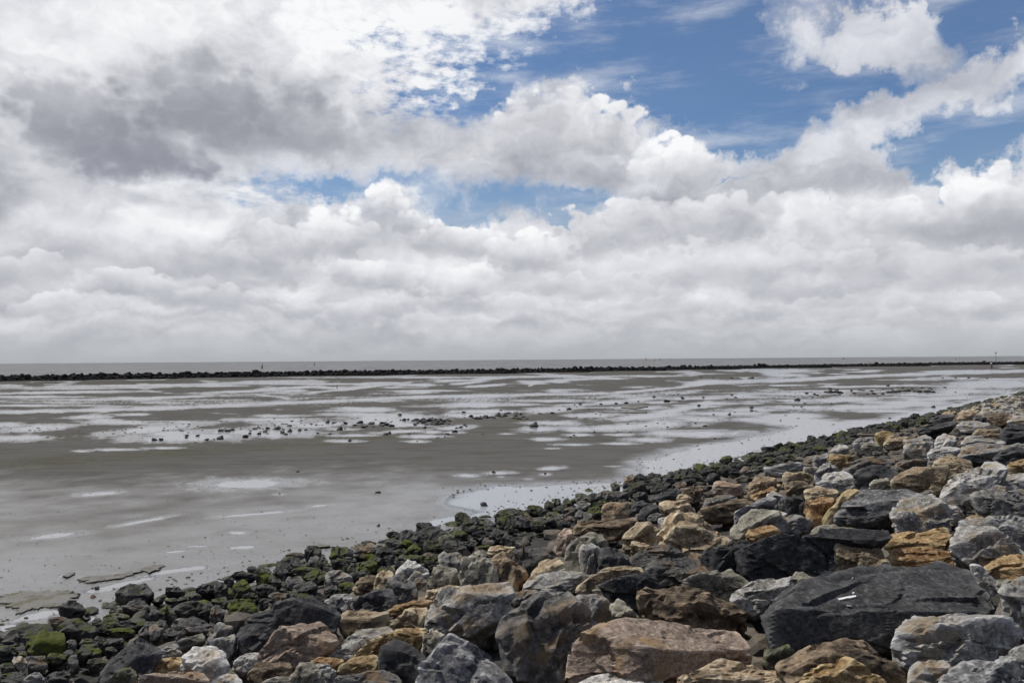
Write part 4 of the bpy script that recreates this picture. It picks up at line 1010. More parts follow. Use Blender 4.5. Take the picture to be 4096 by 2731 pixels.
E;d;1235,1335 1250,1290 1330,1258 1412,1290 1405,1335 1320,1345;1240,1310 1330,1285 1405,1305;dark grey stone beside the white stone;
B;g;1425,1090 1470,950 1530,860 1580,788 1680,762 1800,778 1900,743 2080,738 2196,738 2250,790 2200,910 2150,1010 2000,1070 1900,1150 1800,1175 1660,1140 1550,1100;1440,1060 1620,1010 1660,890 1850,960 1950,960 2100,840 2230,800;large grey boulder with tan and pink flank;the grey and pink boulder
B;i;-20,1420 0,1335 80,1250 100,1180 170,1108 300,1053 420,1060 560,1063 660,1108 720,1150 747,1202 690,1270 580,1350 430,1380 300,1370 150,1420;0,1370 110,1230 300,1130 600,1160 700,1230;purplish brown boulder with a wavy weathered face;the purplish boulder
B;k;-180,1310 -175,1090 -110,1000 0,930 100,918 200,898 350,878 480,853 620,868 740,928 765,975 700,1040 700,1110 560,1090 300,1090 170,1140 90,1220 0,1300;-170,1120 0,1060 300,1010 720,1000;long black slab beside the purplish boulder;the long black slab
B;k;800,930 860,858 960,800 1060,757 1150,757 1212,830 1222,895 1110,950 1000,970 900,960;810,925 950,850 1100,800 1215,870;black half dome stone with thin white veins;the veined half dome
B;d;1105,700 1160,648 1250,643 1320,690 1380,780 1405,815 1360,870 1240,890 1210,835 1150,765;1115,700 1220,700 1300,760 1390,810;dark smooth boulder behind the veined half dome;
B;t;695,1045 740,970 800,932 900,928 950,960 1080,953 1155,972 1145,1045 1000,1090 890,1140 800,1160 710,1105;700,1040 800,1010 900,1000 1140,990;tan boulder with dark brown cavities beside the long black slab;
B;t;1125,1070 1200,1000 1330,928 1485,918 1460,1000 1430,1080 1290,1110 1210,1100;1130,1065 1260,1040 1450,1010;pale tan boulder beside the grey and pink boulder;
B;p;585,1340 680,1250 800,1178 930,1108 1060,1078 1180,1073 1225,1110 1130,1165 1060,1220 960,1250 850,1300 760,1380 640,1350;600,1340 800,1250 850,1260 1200,1130;pale grey smooth slab between tan slabs and the purplish boulder;the pale smooth slab
B;o;795,1370 930,1258 1100,1178 1250,1118 1400,1078 1492,1088 1480,1135 1420,1185 1420,1275 1370,1290 1250,1220 1150,1210 1060,1320 900,1340;805,1360 1000,1270 1200,1180 1420,1130;golden layered slab stepping in thin ledges;the golden layered slab
B;v;1415,1200 1510,1083 1560,1108 1642,1170 1560,1250 1490,1320 1430,1290;1420,1200 1520,1150 1630,1180;dark olive pyramid stone beside the golden layered slab;
B;k;1035,1410 1060,1280 1120,1220 1220,1187 1290,1228 1350,1280 1450,1298 1505,1342 1440,1430 1370,1510 1260,1530 1150,1480 1060,1470;1045,1360 1200,1260 1300,1310 1480,1350;black craggy boulder in front of the golden layered slab;the black craggy boulder
B;b;1350,1590 1400,1450 1480,1368 1560,1258 1650,1188 1700,1160 1740,1208 1860,1250 2000,1310 2060,1430 2150,1500 2230,1590 2200,1690 1370,1690;1400,1560 1530,1440 1600,1400 1720,1230 2000,1420 2150,1560;big grey peaked boulder with a white edge at the bottom;the grey peak
B;o;690,1480 740,1400 840,1348 1000,1318 1062,1318 1045,1410 1065,1480 960,1510 760,1490;700,1470 850,1430 1050,1400;golden tan smooth stone beside the black craggy boulder;
B;r;450,1375 530,1338 680,1353 765,1380 700,1440 620,1410 500,1395;460,1375 600,1370 750,1390;thin orange stone in front of the purplish boulder;
B;p;465,1455 550,1373 620,1400 697,1460 695,1550 620,1590 560,1520;475,1450 570,1430 690,1480;greenish pale split stone under the thin orange one;
B;v;270,1510 350,1410 420,1383 492,1390 475,1470 565,1530 610,1590 610,1660 280,1660;285,1500 400,1440 560,1540;pale olive stone beside the greenish pale split stone;
B;n;-90,1500 0,1388 130,1378 312,1400 292,1500 200,1530 0,1550;-70,1480 130,1430 300,1440;brown rusty boulder below the purplish boulder;
B;w;205,1395 320,1343 400,1348 422,1382 340,1410;215,1395 400,1370;small white wedge stone behind the brown rusty boulder;
B;d;650,1590 700,1500 850,1478 1000,1488 1100,1458 1200,1500 1262,1540 1310,1680 650,1680;660,1580 900,1540 1250,1580;dark grey flat boulder at the bottom before the black craggy boulder;
B;v;-20,1575 150,1518 292,1508 395,1568 400,1680 -20,1680;0,1580 200,1560 380,1600;tan olive stone at the bottom under the brown rusty boulder;
B;v;1705,650 1740,570 1830,480 1910,412 1960,450 2020,540 2085,672 2060,730 1900,755 1760,765;1715,640 1830,530 1920,470 2060,690;pale olive pointed boulder paired with a brown streaked one;the pale pointed boulder
B;t;1970,440 2000,400 2100,378 2196,398 2245,432 2200,470 2090,430;1980,430 2200,430;flat tan rock behind the pale pointed boulder;
B;v;1470,720 1510,600 1560,538 1640,558 1720,590 1712,645 1745,740 1640,735 1560,770;1485,700 1560,610 1700,640;layered tan grey stone beside the pale pointed boulder;
B;t;1435,850 1470,780 1560,738 1700,718 1795,762 1680,775 1560,815;1445,840 1600,780 1780,765;tan ledge stone behind the grey and pink boulder;
B;d;1340,700 1370,658 1440,668 1485,690 1390,748 1350,740;1345,700 1470,695;small dark stone beside the layered tan grey stone;
B;p;1175,640 1260,540 1300,498 1440,568 1505,622 1340,690 1330,700 1220,660;1185,640 1300,580 1340,640 1490,630;dark stone with a whitish pointed cap;
B;t;1000,730 1050,620 1150,588 1205,640 1100,710 1050,770;1010,720 1100,650 1190,645;tan stone reaching from the mossy band towards the dark smooth boulder;
B;n;845,730 880,690 960,638 1050,648 1105,692 1000,760 920,730;855,725 980,690 1090,695;brown grey stone above the veined half dome;
B;r;1110,960 1200,898 1280,888 1340,858 1430,848 1515,850 1490,920 1400,910 1330,930 1230,970;1120,955 1300,915 1500,880;rusty ledge of rock above the pale tan boulder;
B;g;580,870 680,808 780,788 835,830 822,880 760,940 740,930 640,880;590,865 720,840 820,850;grey triangular stone behind the long black slab's end;
A;w;1560,1450 1590,1318 1650,1238 1740,1228 1850,1248 1940,1340 1995,1425 1960,1500 1850,1520 1750,1470;1570,1440 1650,1330 1800,1330 1980,1420;grey and white mottled boulder beside the long black slab;the mottled boulder
A;k;820,1560 920,1370 1050,1258 1180,1185 1250,1208 1320,1258 1388,1300 1360,1380 1240,1480 1180,1490 1170,1430 1050,1480 960,1560;840,1530 950,1390 1150,1260 1250,1420 1370,1330;dark pyramid shaped boulder among mossy stones;the dark pyramid
A;o;1230,1490 1330,1400 1460,1338 1580,1315 1575,1450 1500,1470 1330,1490;1240,1480 1400,1400 1570,1390;golden layered rock beside the mottled boulder;
A;p;1360,1290 1450,1238 1540,1238 1562,1300 1490,1348 1380,1360;1370,1290 1470,1270 1555,1290;grey marbled stone behind the golden layered rock;
A;v;1475,1240 1600,1178 1750,1136 1775,1200 1640,1250 1560,1270;1485,1235 1620,1205 1765,1175;tan grey block beside the marbled stone;
A;g;1765,1210 1830,1090 1890,1040 2012,1080 1940,1138 1880,1208 1800,1230;1775,1200 1860,1110 1990,1100;grey wedge stone beside the long black slab's corner;
A;p;1785,1240 1900,1178 2022,1135 2015,1300 1960,1320 1890,1270;1795,1235 1900,1215 2010,1190;pale low rock behind the mottled boulder;
A;a;910,1590 1000,1478 1130,1416 1182,1470 1172,1530 1050,1560 960,1640;930,1570 1050,1490 1170,1480;olive blocky stone in front of the dark pyramid;
A;i;1150,1590 1190,1508 1350,1488 1600,1488 1740,1468 1812,1520 1830,1660 1150,1660;1170,1570 1450,1540 1800,1540;dark purple flat rock at the very bottom;
A;w;1985,1430 2050,1330 2196,1298 2265,1310 2255,1378 2150,1410 2060,1450 2010,1440;1995,1425 2100,1360 2250,1350;white rock at the foot of the long black slab;
A;p;1780,1590 1850,1528 1970,1478 2050,1530 2095,1590 2000,1680 1790,1680;1800,1580 1950,1530 2080,1590;grey pale stone at the bottom beside the mottled boulder;
'''

rocks = []        # everything named so far on the slope: (object, photo centre, short name)
for k, line in enumerate([q for q in BOULDERS.strip().split('\n') if q]):
    tl, key, out, rg, label, short = line.split(';')
    P = lambda s: [tp(tl, *map(float, q.split(','))) for q in s.split()]
    out, rg = P(out), P(rg)
    wpx = max(q[0] for q in out) - min(q[0] for q in out)
    pts, d0, wm, nn = boulder_points(out, rg, 0.16, 0.36 + 0.12 * rnd.uniform(-1, 1))
    lev = 6 if wpx > 600 else 5 if wpx > 230 else 4 if wpx > 75 else 3
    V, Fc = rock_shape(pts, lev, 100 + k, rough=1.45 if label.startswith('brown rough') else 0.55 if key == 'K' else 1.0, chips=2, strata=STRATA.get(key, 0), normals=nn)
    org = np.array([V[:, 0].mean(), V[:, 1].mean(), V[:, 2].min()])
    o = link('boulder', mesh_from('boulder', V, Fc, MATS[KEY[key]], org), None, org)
    tag(o, label, 'boulder', 'boulders of the rock slope')
    rocks.append((o, np.mean(out, 0), short, np.array([max(q[0] for q in out) - min(q[0] for q in out), max(q[1] for q in out) - min(q[1] for q in out)])))

# ------------------------------------------------------------------ dark stones along the foot of the slope: centre x, y, width, height, stone
TOE = '''
A 1165,800,322,175,x 1170,905,255,85,d 1500,780,180,66,x 1765,765,160,95,x 1675,822,100,56,x 1435,975,170,150,m 1665,950,290,160,m 1635,1068,370,110,d 1490,1142,190,100,x 2070,930,270,150,m 395,1250,330,240,M 670,1130,360,200,m 330,1155,330,190,m 515,1050,240,100,d 612,955,220,150,x
A 60,1315,150,90,x 165,1162,95,42,x 70,1210,112,36,x 165,1385,125,125,g 60,1440,110,84,m 110,1525,210,90,x 180,1505,80,66,M 320,1410,180,120,d 500,1372,190,120,m 590,1320,110,76,x 620,1235,95,90,d 625,1390,95,130,d 750,1312,210,160,m 862,1232,120,120,x 745,1212,120,56,a 985,1222,190,80,x 940,1050,140,86,M 885,1122,120,64,m 1045,1132,240,80,m 830,1052,84,84,x 1090,1072,180,66,x 1000,1000,230,50,a 962,956,56,42,x 742,960,64,40,m 1232,1132,96,90,x 1270,1072,90,64,x 1322,1120,96,120,d 1385,1075,110,90,x 1322,976,100,64,x 1862,962,120,120,d 1885,872,140,86,m 1902,762,110,120,x 2075,755,150,150,M 2085,652,210,66,x 2162,592,90,60,x 1962,692,90,64,x 2145,832,130,80,m 1690,1112,210,60,d 2095,902,210,100,m 830,1402,140,86,m 300,1550,210,100,g 500,1545,250,130,x 960,1295,110,60,m
B 300,552,245,116,x 340,476,175,52,d 490,452,145,120,x 500,522,96,86,d 572,552,125,116,m 722,462,178,130,m 802,512,118,50,d 930,427,230,96,d 962,370,136,40,x 1105,472,164,170,x 982,490,104,76,M 972,562,136,96,m 1195,292,146,42,x 1252,327,146,76,x 1312,312,176,120,d 1442,232,146,90,x 1502,302,250,156,x 1412,352,166,136,x 1312,372,146,60,M 1252,442,116,56,M 1352,422,116,86,m 1182,372,166,66,d 1522,402,190,96,M 1632,342,156,110,a 1712,402,226,96,d 1732,302,156,86,m 1766,152,142,106,M 1832,202,146,96,m 1882,176,76,72,x 1722,272,116,86,d 1872,252,156,66,m 1952,302,206,66,x 1802,382,156,66,x 1992,352,106,66,d 1962,402,126,42,M 2112,132,136,82,a 2122,202,116,116,m 2032,222,86,64,x 2012,252,90,44,x 2172,242,76,64,M 2082,312,166,116,x 2182,337,86,82,x
B 40,612,96,96,x 82,672,166,116,m 82,762,196,96,x 202,622,126,86,x 432,612,246,76,m 312,612,116,60,x 332,702,166,96,d 422,762,236,106,x 542,662,236,106,m 702,682,226,156,g 782,752,136,106,m 722,552,156,106,m 872,592,156,136,m 882,642,156,66,x 1112,602,146,76,m 1242,562,106,86,x 1362,512,176,96,m 1482,482,96,66,d 1532,512,166,106,M 1672,522,226,166,g 182,832,156,76,d 312,832,136,86,x 400,832,96,76,M 272,882,226,52,d 522,852,176,66,x 62,882,86,72,x 962,682,176,66,n 922,772,176,96,n 640,770,120,80,x 1040,520,110,80,x 180,700,90,70,x 620,600,100,70,x
E 212,1232,136,86,M 342,1202,106,106,m 406,1187,86,106,x 502,1192,106,116,m 582,1152,96,66,x 652,1142,126,66,d 652,1192,156,66,g 742,1127,116,96,x 852,1122,156,116,d 992,1112,166,86,d 950,1015,86,52,a 1076,962,96,86,n 1062,1060,86,42,d 1192,952,146,86,x 1312,932,126,96,x 1252,1002,186,76,x 1332,972,110,66,d 1152,1042,166,126,m 1242,1052,120,80,x 1402,1032,166,96,x 1582,882,136,46,a 1602,912,126,66,x 1482,932,116,86,x 1722,832,116,46,a 1742,862,106,66,m 1802,892,146,76,x 1902,852,166,86,a 1966,782,116,76,m 2022,832,80,66,x 2202,732,106,46,x 2212,762,126,66,a 2290,716,44,18,x 2332,742,86,44,x 1642,882,96,56,x 1562,952,156,76,m 1682,932,136,66,m 1852,942,116,86,x 1962,872,126,56,x 2052,892,136,66,x 2162,882,126,86,d 2130,822,110,70,x 1622,992,166,76,x 1542,1012,126,66,d
E 82,1282,126,96,m 132,1332,196,86,d 372,1302,156,90,a 482,1312,126,86,d 330,1352,150,76,x 542,1242,146,66,d 652,1296,150,106,d 762,1262,126,126,m 822,1192,126,66,M 432,1242,106,86,m 282,1252,90,66,x 1010,1180,120,70,x 1180,1110,130,76,x 1500,1080,120,60,x 1330,1060,110,70,x 1060,1010,90,50,x 1440,970,100,60,x 40,1350,110,70,x 240,1380,150,80,m 480,1370,120,70,x
'''
SPOTS = {'x': 'black wet stone', 'm': 'dark stone with dull moss', 'd': 'dark grey stone', 'M': 'stone capped with bright green moss', 'g': 'lighter grey stone', 'a': 'olive algae covered stone', 'n': 'brown stone'}


def blob_outline(cx, cy, w, h, seed):
    r = np.random.default_rng(seed)
    n = r.integers(7, 10)
    a = np.sort(np.linspace(0, 2 * math.pi, n, endpoint=False) + r.uniform(-0.28, 0.28, n))
    k = r.uniform(0.86, 1.10, n)
    return [(cx + w / 2 * k[i] * math.cos(a[i]), cy + h / 2 * k[i] * math.sin(a[i])) for i in range(n)]


named = [q for q in rocks if q[2]]
used = {}
for q in rocks: used[q[0]['label'].lower()] = used.get(q[0]['label'].lower(), 0) + 1


def where(c, p):
    """on which side of a landmark a stone lies, as one sees it from the dike"""
    d = np.asarray(c) - p
    if abs(d[0]) > 1.6 * abs(d[1]): return 'just right of' if d[0] > 0 else 'just left of'
    if abs(d[1]) > 1.6 * abs(d[0]): return 'in front of' if d[1] > 0 else 'behind'
    return ('in front and right of' if d[0] > 0 else 'in front and left of') if d[1] > 0 else ('behind and right of' if d[0] > 0 else 'behind and left of')


def size_word(w, ref):
    return 'large ' if w > 1.35 * ref else 'small ' if w < 0.72 * ref else ''


def own_label(base, c, w, ref, marks):
    near = sorted(marks, key=lambda q: np.hypot(*((np.asarray(c) - q[1]) * (1, 1.6))))[:14]
    tries = [f"{size_word(w, ref)}{base} {where(c, q[1])} {q[2]}" for q in near]
    tries += [f"{base} {where(c, q[1])} {q[2]} and {where(c, p[1])} {p[2]}" for i, q in enumerate(near[:6]) for p in near[i + 1:7]]
    for s in tries:
        if s.lower() not in used and len(s.split()) <= 16:
            used[s.lower()] = 1
            return s
    return tries[0]


toe_jobs = []
for line in TOE.strip().split('\n'):
    tl, *its = line.split()
    for it in its:
        x, y, w, h, key = it.split(','); s_ = TILE[tl][2]
        cx, cy = tp(tl, float(x), float(y))
        toe_jobs.append((cx, cy, float(w) / s_ * 1.10, float(h) / s_ * 1.16, key))
MARKS = {(1847, 2071): 'the green capped lone stone', (543, 2373): 'the low black block in the water', (184, 2583): 'the big yellow green mossy stone', (285, 2445): 'the black pyramid stone', (2545, 1918): 'the shoreline cairn',
         (699, 2364): 'the small black fin', (2146, 2037): 'the first bright moss stone', (1724, 2140): 'the broad leaning black stone', (1360, 2215): 'the round mossy stone', (1539, 2220): 'the dark cube stone', (2875, 1862): 'the split shore stones'}
toe = []
for k, (cx, cy, w, h, key) in enumerate(toe_jobs):
    out = blob_outline(cx, cy, w, h, 900 + k)
    pts, d0, wm, nn = boulder_points(out, None, 0.05, 0.30 + 0.5 * rnd.random(), 0.7)
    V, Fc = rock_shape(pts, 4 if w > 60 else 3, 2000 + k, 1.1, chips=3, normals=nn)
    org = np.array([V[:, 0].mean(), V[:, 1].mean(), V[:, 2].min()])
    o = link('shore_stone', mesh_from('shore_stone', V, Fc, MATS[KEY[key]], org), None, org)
    toe.append([o, np.array((cx, cy)), None, w, key])
for (mx_, my_), nm in MARKS.items():
    i = min(range(len(toe)), key=lambda j: np.hypot(*(toe[j][1] - (mx_, my_))) if toe[j][2] is None else 1e9)
    toe[i][2] = nm
tm = [(q[0], q[1], q[2]) for q in toe if q[2]] + [(q[0], q[1], q[2]) for q in named]
LM = {'the green capped lone stone': 'lone stone capped with vivid green moss standing in the shore pool', 'the low black block in the water': 'low black oblong block lying apart in the shallow water',
      'the big yellow green mossy stone': 'big stone blotched yellow green with moss near the corner', 'the black pyramid stone': 'black pyramid stone at the water near the mud ledges',
      'the shoreline cairn': 'brown topped stone ending the dark shore heap at the pool', 'the small black fin': 'small black fin shaped stone standing alone in the water',
      'the first bright moss stone': 'stone with bright moss on top where the shore pool meets the heap', 'the broad leaning black stone': 'broad black stone leaning on the others at the water edge',
      'the round mossy stone': 'round dark stone with mossy face at the mud edge', 'the dark cube stone': 'dark grey cube like stone in the mossy band', 'the split shore stones': 'black stone in the far shore heap beside the wide pool'}
for o, c, nm, w, key in toe:
    tag(o, LM[nm] if nm else own_label(SPOTS[key], c, w, 60, tm), 'stone', 'dark stones along the foot of the slope')

# ------------------------------------------------------------------ stones further along the slope, strewn by the metre
far_jobs = []
r_ = np.random.default_rng(77)
for a in np.arange(-14, 128, 0.62):
    for b in np.arange(0.15, 15.5, 0.62):
        aa_, bb_ = a + r_.uniform(-0.25, 0.25), b + r_.uniform(-0.25, 0.25)
        x, y = T0 + TD * aa_ + TN * bb_
        if y < 3.0: continue
        big = bb_ > 3.2
        s = r_.uniform(0.34, 0.66) if big else r_.uniform(0.20, 0.40)
        far_jobs.append((x, y, SL * bb_, s, big, r_.random(), aa_))
EXTRA = {1: [], 0: []}          # leftovers joined as rubble: dry stones, wet stones
count = 0
BASE = [rock_shape(np.random.default_rng(40 + i).normal(size=(14, 3)) * (0.5, 0.42, 0.32), 2, 60 + i, 1.0, 40.0, 8) for i in range(10)]
BASE1 = [rock_shape(np.random.default_rng(40 + i).normal(size=(14, 3)) * (0.5, 0.42, 0.32), 1, 60 + i, 1.0, 40.0, 8) for i in range(10)]


def normed(B):
    V, F = B
    V = V - (V.max(0) + V.min(0)) / 2
    return V / (V[:, 0].max() - V[:, 0].min()), F


BASE = [normed(b) for b in BASE]; BASE1 = [normed(b) for b in BASE1]
HERO = [normed(rock_shape(np.random.default_rng(140 + i).normal(size=(16, 3)) * (0.5, 0.42, 0.34), 4, 160 + i, 1.1, 48.0, 14)) for i in range(12)]
HERO_ME = {}


def rot_z(V, a):
    c, s = math.cos(a), math.sin(a)
    return np.stack([V[:, 0] * c - V[:, 1] * s, V[:, 0] * s + V[:, 1] * c, V[:, 2]], 1)


far_keys = ['g', 'd', 'd', 'd', 'k', 'g', 't', 'n', 'v', 'p', 'n', 'd', 'b', 'v', 'g']
FARW = {'g': 'grey stone', 'd': 'dark grey stone', 'k': 'black stone', 'p': 'pale stone', 't': 'tan stone', 'n': 'brown stone', 'v': 'olive stone', 'o': 'ochre stone', 'b': 'blue grey stone', 'x': 'black weedy stone', 'm': 'mossy stone'}
named_c = np.array([o.location[:] for o, *_ in rocks] + [q[0].location[:] for q in toe])
fx, fy = project(np.array([(j[0], j[1], j[2] + 0.1) for j in far_jobs]))
cand = []
for j, px, py in zip(far_jobs, fx, fy):
    x, y, z, s, big, u, along = j
    free = np.min(np.hypot(named_c[:, 0] - x, named_c[:, 1] - y)) > 0.30 + 0.3 * s + 0.012 * y
    inv_ = 0 < px < 4096 and 0 < py < 2731
    traced = py > 1680 if big else px < 3060      # where the boulders were read off the photo one by one
    if inv_ and free and not traced: cand.append((s / y, j, px, py))
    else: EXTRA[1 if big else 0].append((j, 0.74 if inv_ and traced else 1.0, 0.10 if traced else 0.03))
cand.sort(key=lambda q: -q[0])
N_BIG, N_SMALL = 300 - len(rocks), 300 - len(toe)
nb = ns = 0
for s_y, j, px, py in cand:
    x, y, z, s, big, u, along = j
    if big and nb < N_BIG or (not big and ns < N_SMALL):
        key = far_keys[int(u * len(far_keys))] if big else ('x' if u < 0.7 else 'm')
        hi = int(u * 997) % len(HERO)
        if (hi, key) not in HERO_ME: HERO_ME[hi, key] = mesh_from('far_stone', *HERO[hi], MATS[KEY[key]])
        o = link('boulder' if big else 'shore_stone', HERO_ME[hi, key], None, (x, y, z + 0.10 * s + (0.05 if big else 0.0)))
        sc_ = s * 1.5 * r_.uniform(0.85, 1.2)
        o.scale = (sc_ * r_.uniform(0.9, 1.15), sc_ * r_.uniform(0.9, 1.15), sc_ * r_.uniform(0.75, 1.1))
        o.rotation_euler = (r_.uniform(-0.3, 0.3), r_.uniform(-0.3, 0.3), r_.uniform(0, 6.28))
        w = s / y * FPX
        lab = own_label(FARW[key] + (' on the far slope' if big else ' far along the waterline'), (px, py), w, 36, [q for q in tm if q[1][1] < 2050 and q[1][0] > 2600])
        tag(o, lab, 'boulder' if big else 'stone', 'boulders of the rock slope' if big else 'dark stones along the foot of the slope')
        nb += big; ns += not big
    else:
        EXTRA[1 if big else 0].append((j, 1.0, 0.0))


def joined(name, items, mat, lod, seed):
    """many small stones in one mesh, each with a tone of its own"""
    r = np.random.default_rng(seed)
    Vs, Fs, T, n = [], [], [], 0
    for x, y, z, s, sq in items:
        V, F = lod(s, x, y)
        V = rot_z(V * (s, s * r.uniform(0.75, 1.1), s * sq), r.uniform(0, 6.28)) + (x, y, z)
        Vs.append(V); Fs.append(F + n); n += len(V); T.append(np.full(len(V), r.random()))
    me = mesh_from(name, np.concatenate(Vs), np.concatenate(Fs), mat)
    a = me.attributes.new('tone', 'FLOAT', 'POINT'); a.data.foreach_set('value', np.concatenate(T).astype(np.float32))
    return me


def lod_rock(s, x, y):
    i = int(abs(x * 13.7 + y * 7.1)) % 10
    return BASE[i] if s / max(y, 3) * FPX > 55 else BASE1[i]


rock_mat('rubble_dry', (0.012, 0.0115, 0.011), (0.035, 0.032, 0.028), (0.085, 0.073, 0.058), (0.3, 0.3, 0.3), 0.3, (0.16, 0.11, 0.06), 0.6, stuff=True)  # stone colours darkened so the fill reads as shade between the boulders
rock_mat('rubble_wet', (0.005, 0.005, 0.0043), (0.011, 0.011, 0.009), (0.026, 0.025, 0.021), None, 0, None, 0, None, 0.6, 0.6, stuff=True)
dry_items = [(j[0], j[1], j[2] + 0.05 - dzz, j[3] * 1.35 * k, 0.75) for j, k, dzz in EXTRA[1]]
wet_items = [(j[0], j[1], j[2] + 0.03 - dzz * 0.5, j[3] * 1.35 * k, 0.75) for j, k, dzz in EXTRA[0]]
for a in np.arange(128, 420, 1.3):
    for b in np.arange(0.2, 15.5, 1.3):
        x, y = T0 + TD * (a + r_.uniform(-0.5, 0.5)) + TN * (b + r_.uniform(-0.5, 0.5))
        (dry_items if b > 3.2 else wet_items).append((x, y, SL * b + 0.05, r_.uniform(0.7, 1.3), 0.7))
for a in np.arange(-14, 30, 0.46):           # stones wedged between the larger ones of the mossy band
    for b in np.arange(-0.05, 3.4, 0.46):
        x, y = T0 + TD * (a + r_.uniform(-0.2, 0.2)) + TN * (b + r_.uniform(-0.2, 0.2) + 0.15 * math.sin(a * 1.3))
        if y > 6: wet_items.append((x, y, SL * max(b, 0) - 0.04, 0.14 + 0.38 * r_.random() ** 2, 0.75))
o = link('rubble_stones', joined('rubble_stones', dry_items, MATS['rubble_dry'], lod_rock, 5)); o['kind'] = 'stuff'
o = link('wet_rubble_stones', joined('wet_rubble_stones', wet_items, MATS['rubble_wet'], lod_rock, 6)); o['kind'] = 'stuff'

# ------------------------------------------------------------------ the far breakwater: a heap of black stones
bw = bpy.data.objects.new('breakwater', None); COL.objects.link(bw)
bw.location = (float(BW[2][0]), float(BW[2][1]), 0.0)
tag(bw, 'long low breakwater of black stones between the mud flat and the sea', 'breakwater')
r_ = np.random.default_rng(31)
seg = np.diff(BWX, axis=0); sl_ = np.hypot(seg[:, 0], seg[:, 1]); cum = np.concatenate([[0], np.cumsum(sl_)])
st = []
for row, (off, z, s0) in enumerate(((-1.7, 0.15, 0.95), (-0.9, 0.60, 1.0), (0.0, 0.92, 1.0), (0.9, 0.5, 1.2))):
    t_ = r_.uniform(0, 0.6)
    while t_ < cum[-1]:
        i = min(np.searchsorted(cum, t_, side='right') - 1, len(seg) - 1)
        d = seg[i] / sl_[i]; nrm = np.array((-d[1], d[0]))
        p = BWX[i] + d * (t_ - cum[i]) + nrm * (off + r_.uniform(-0.25, 0.25))
        s = s0 * r_.uniform(0.85, 1.25)
        if row == 2 and r_.random() < 0.07: s *= 1.3
        st.append((p[0], p[1], z + r_.uniform(-0.12, 0.10) - 0.02 * s, s, row))
        t_ += s * 0.55
BWM = [mesh_from('breakwater_stone', *normed(rock_shape(np.random.default_rng(240 + i).normal(size=(13, 3)) * (0.5, 0.45, 0.42), 2, 260 + i, 1.0, 26.0, 4)), MATS['stone_breakwater']) for i in range(10)]
px, py = project(np.array([(s[0], s[1], s[2]) for s in st]))
order = sorted(range(len(st)), key=lambda i: -(st[i][3] / st[i][1] + (0.1 if st[i][4] == 2 else 0.05 if st[i][4] == 1 else 0)) if -20 < px[i] < 4116 else 9)
rest = []
for n_, i in enumerate(order):
    x, y, z, s, row = st[i]
    if n_ < 300 and -20 < px[i] < 4116:
        o = link('stone', BWM[n_ % 10], bw, (x - bw.location.x, y - bw.location.y, z))
        k = s * 1.12
        o.scale = (k, k * r_.uniform(0.8, 1.1), k * r_.uniform(0.75, 1.1)); o.rotation_euler = (r_.uniform(-0.5, 0.5), r_.uniform(-0.5, 0.5), r_.uniform(0, 6.28))
    else:
        rest.append((x - bw.location.x, y - bw.location.y, z, s * 1.12, r_.uniform(0.75, 1.1)))
rock_mat('breakwater_rubble', (0.003, 0.003, 0.003), (0.006, 0.006, 0.006), (0.012, 0.012, 0.0115), None, 0, None, 0, None, 0.0, 0.95, 0.6, stuff=True)
o = link('stone_rubble', joined('stone_rubble', rest, MATS['breakwater_rubble'], lambda s, x, y: BASE1[int(abs(x * 3.1)) % 10], 8), bw); o['kind'] = 'stuff'

core = []
for p, q in zip(BWX[:-1], BWX[1:]):
    d = (q - p) / np.hypot(*(q - p)); nrm = np.array((-d[1], d[0]))
    for e in (p, q):
        core += [(*(e + nrm * k - bw.location[:2]), z) for k, z in ((-1.8, -0.4), (-0.7, 0.55), (0.9, 0.55), (2.0, -0.4))]
Fc_ = [(i * 8 + k, i * 8 + k + 1, i * 8 + 5 + k, i * 8 + 4 + k) for i in range(len(BWX) - 1) for k in range(3)]
link('core', mesh_from('core', np.array(core), np.array(Fc_), MATS['stone_breakwater'], None, False), bw)

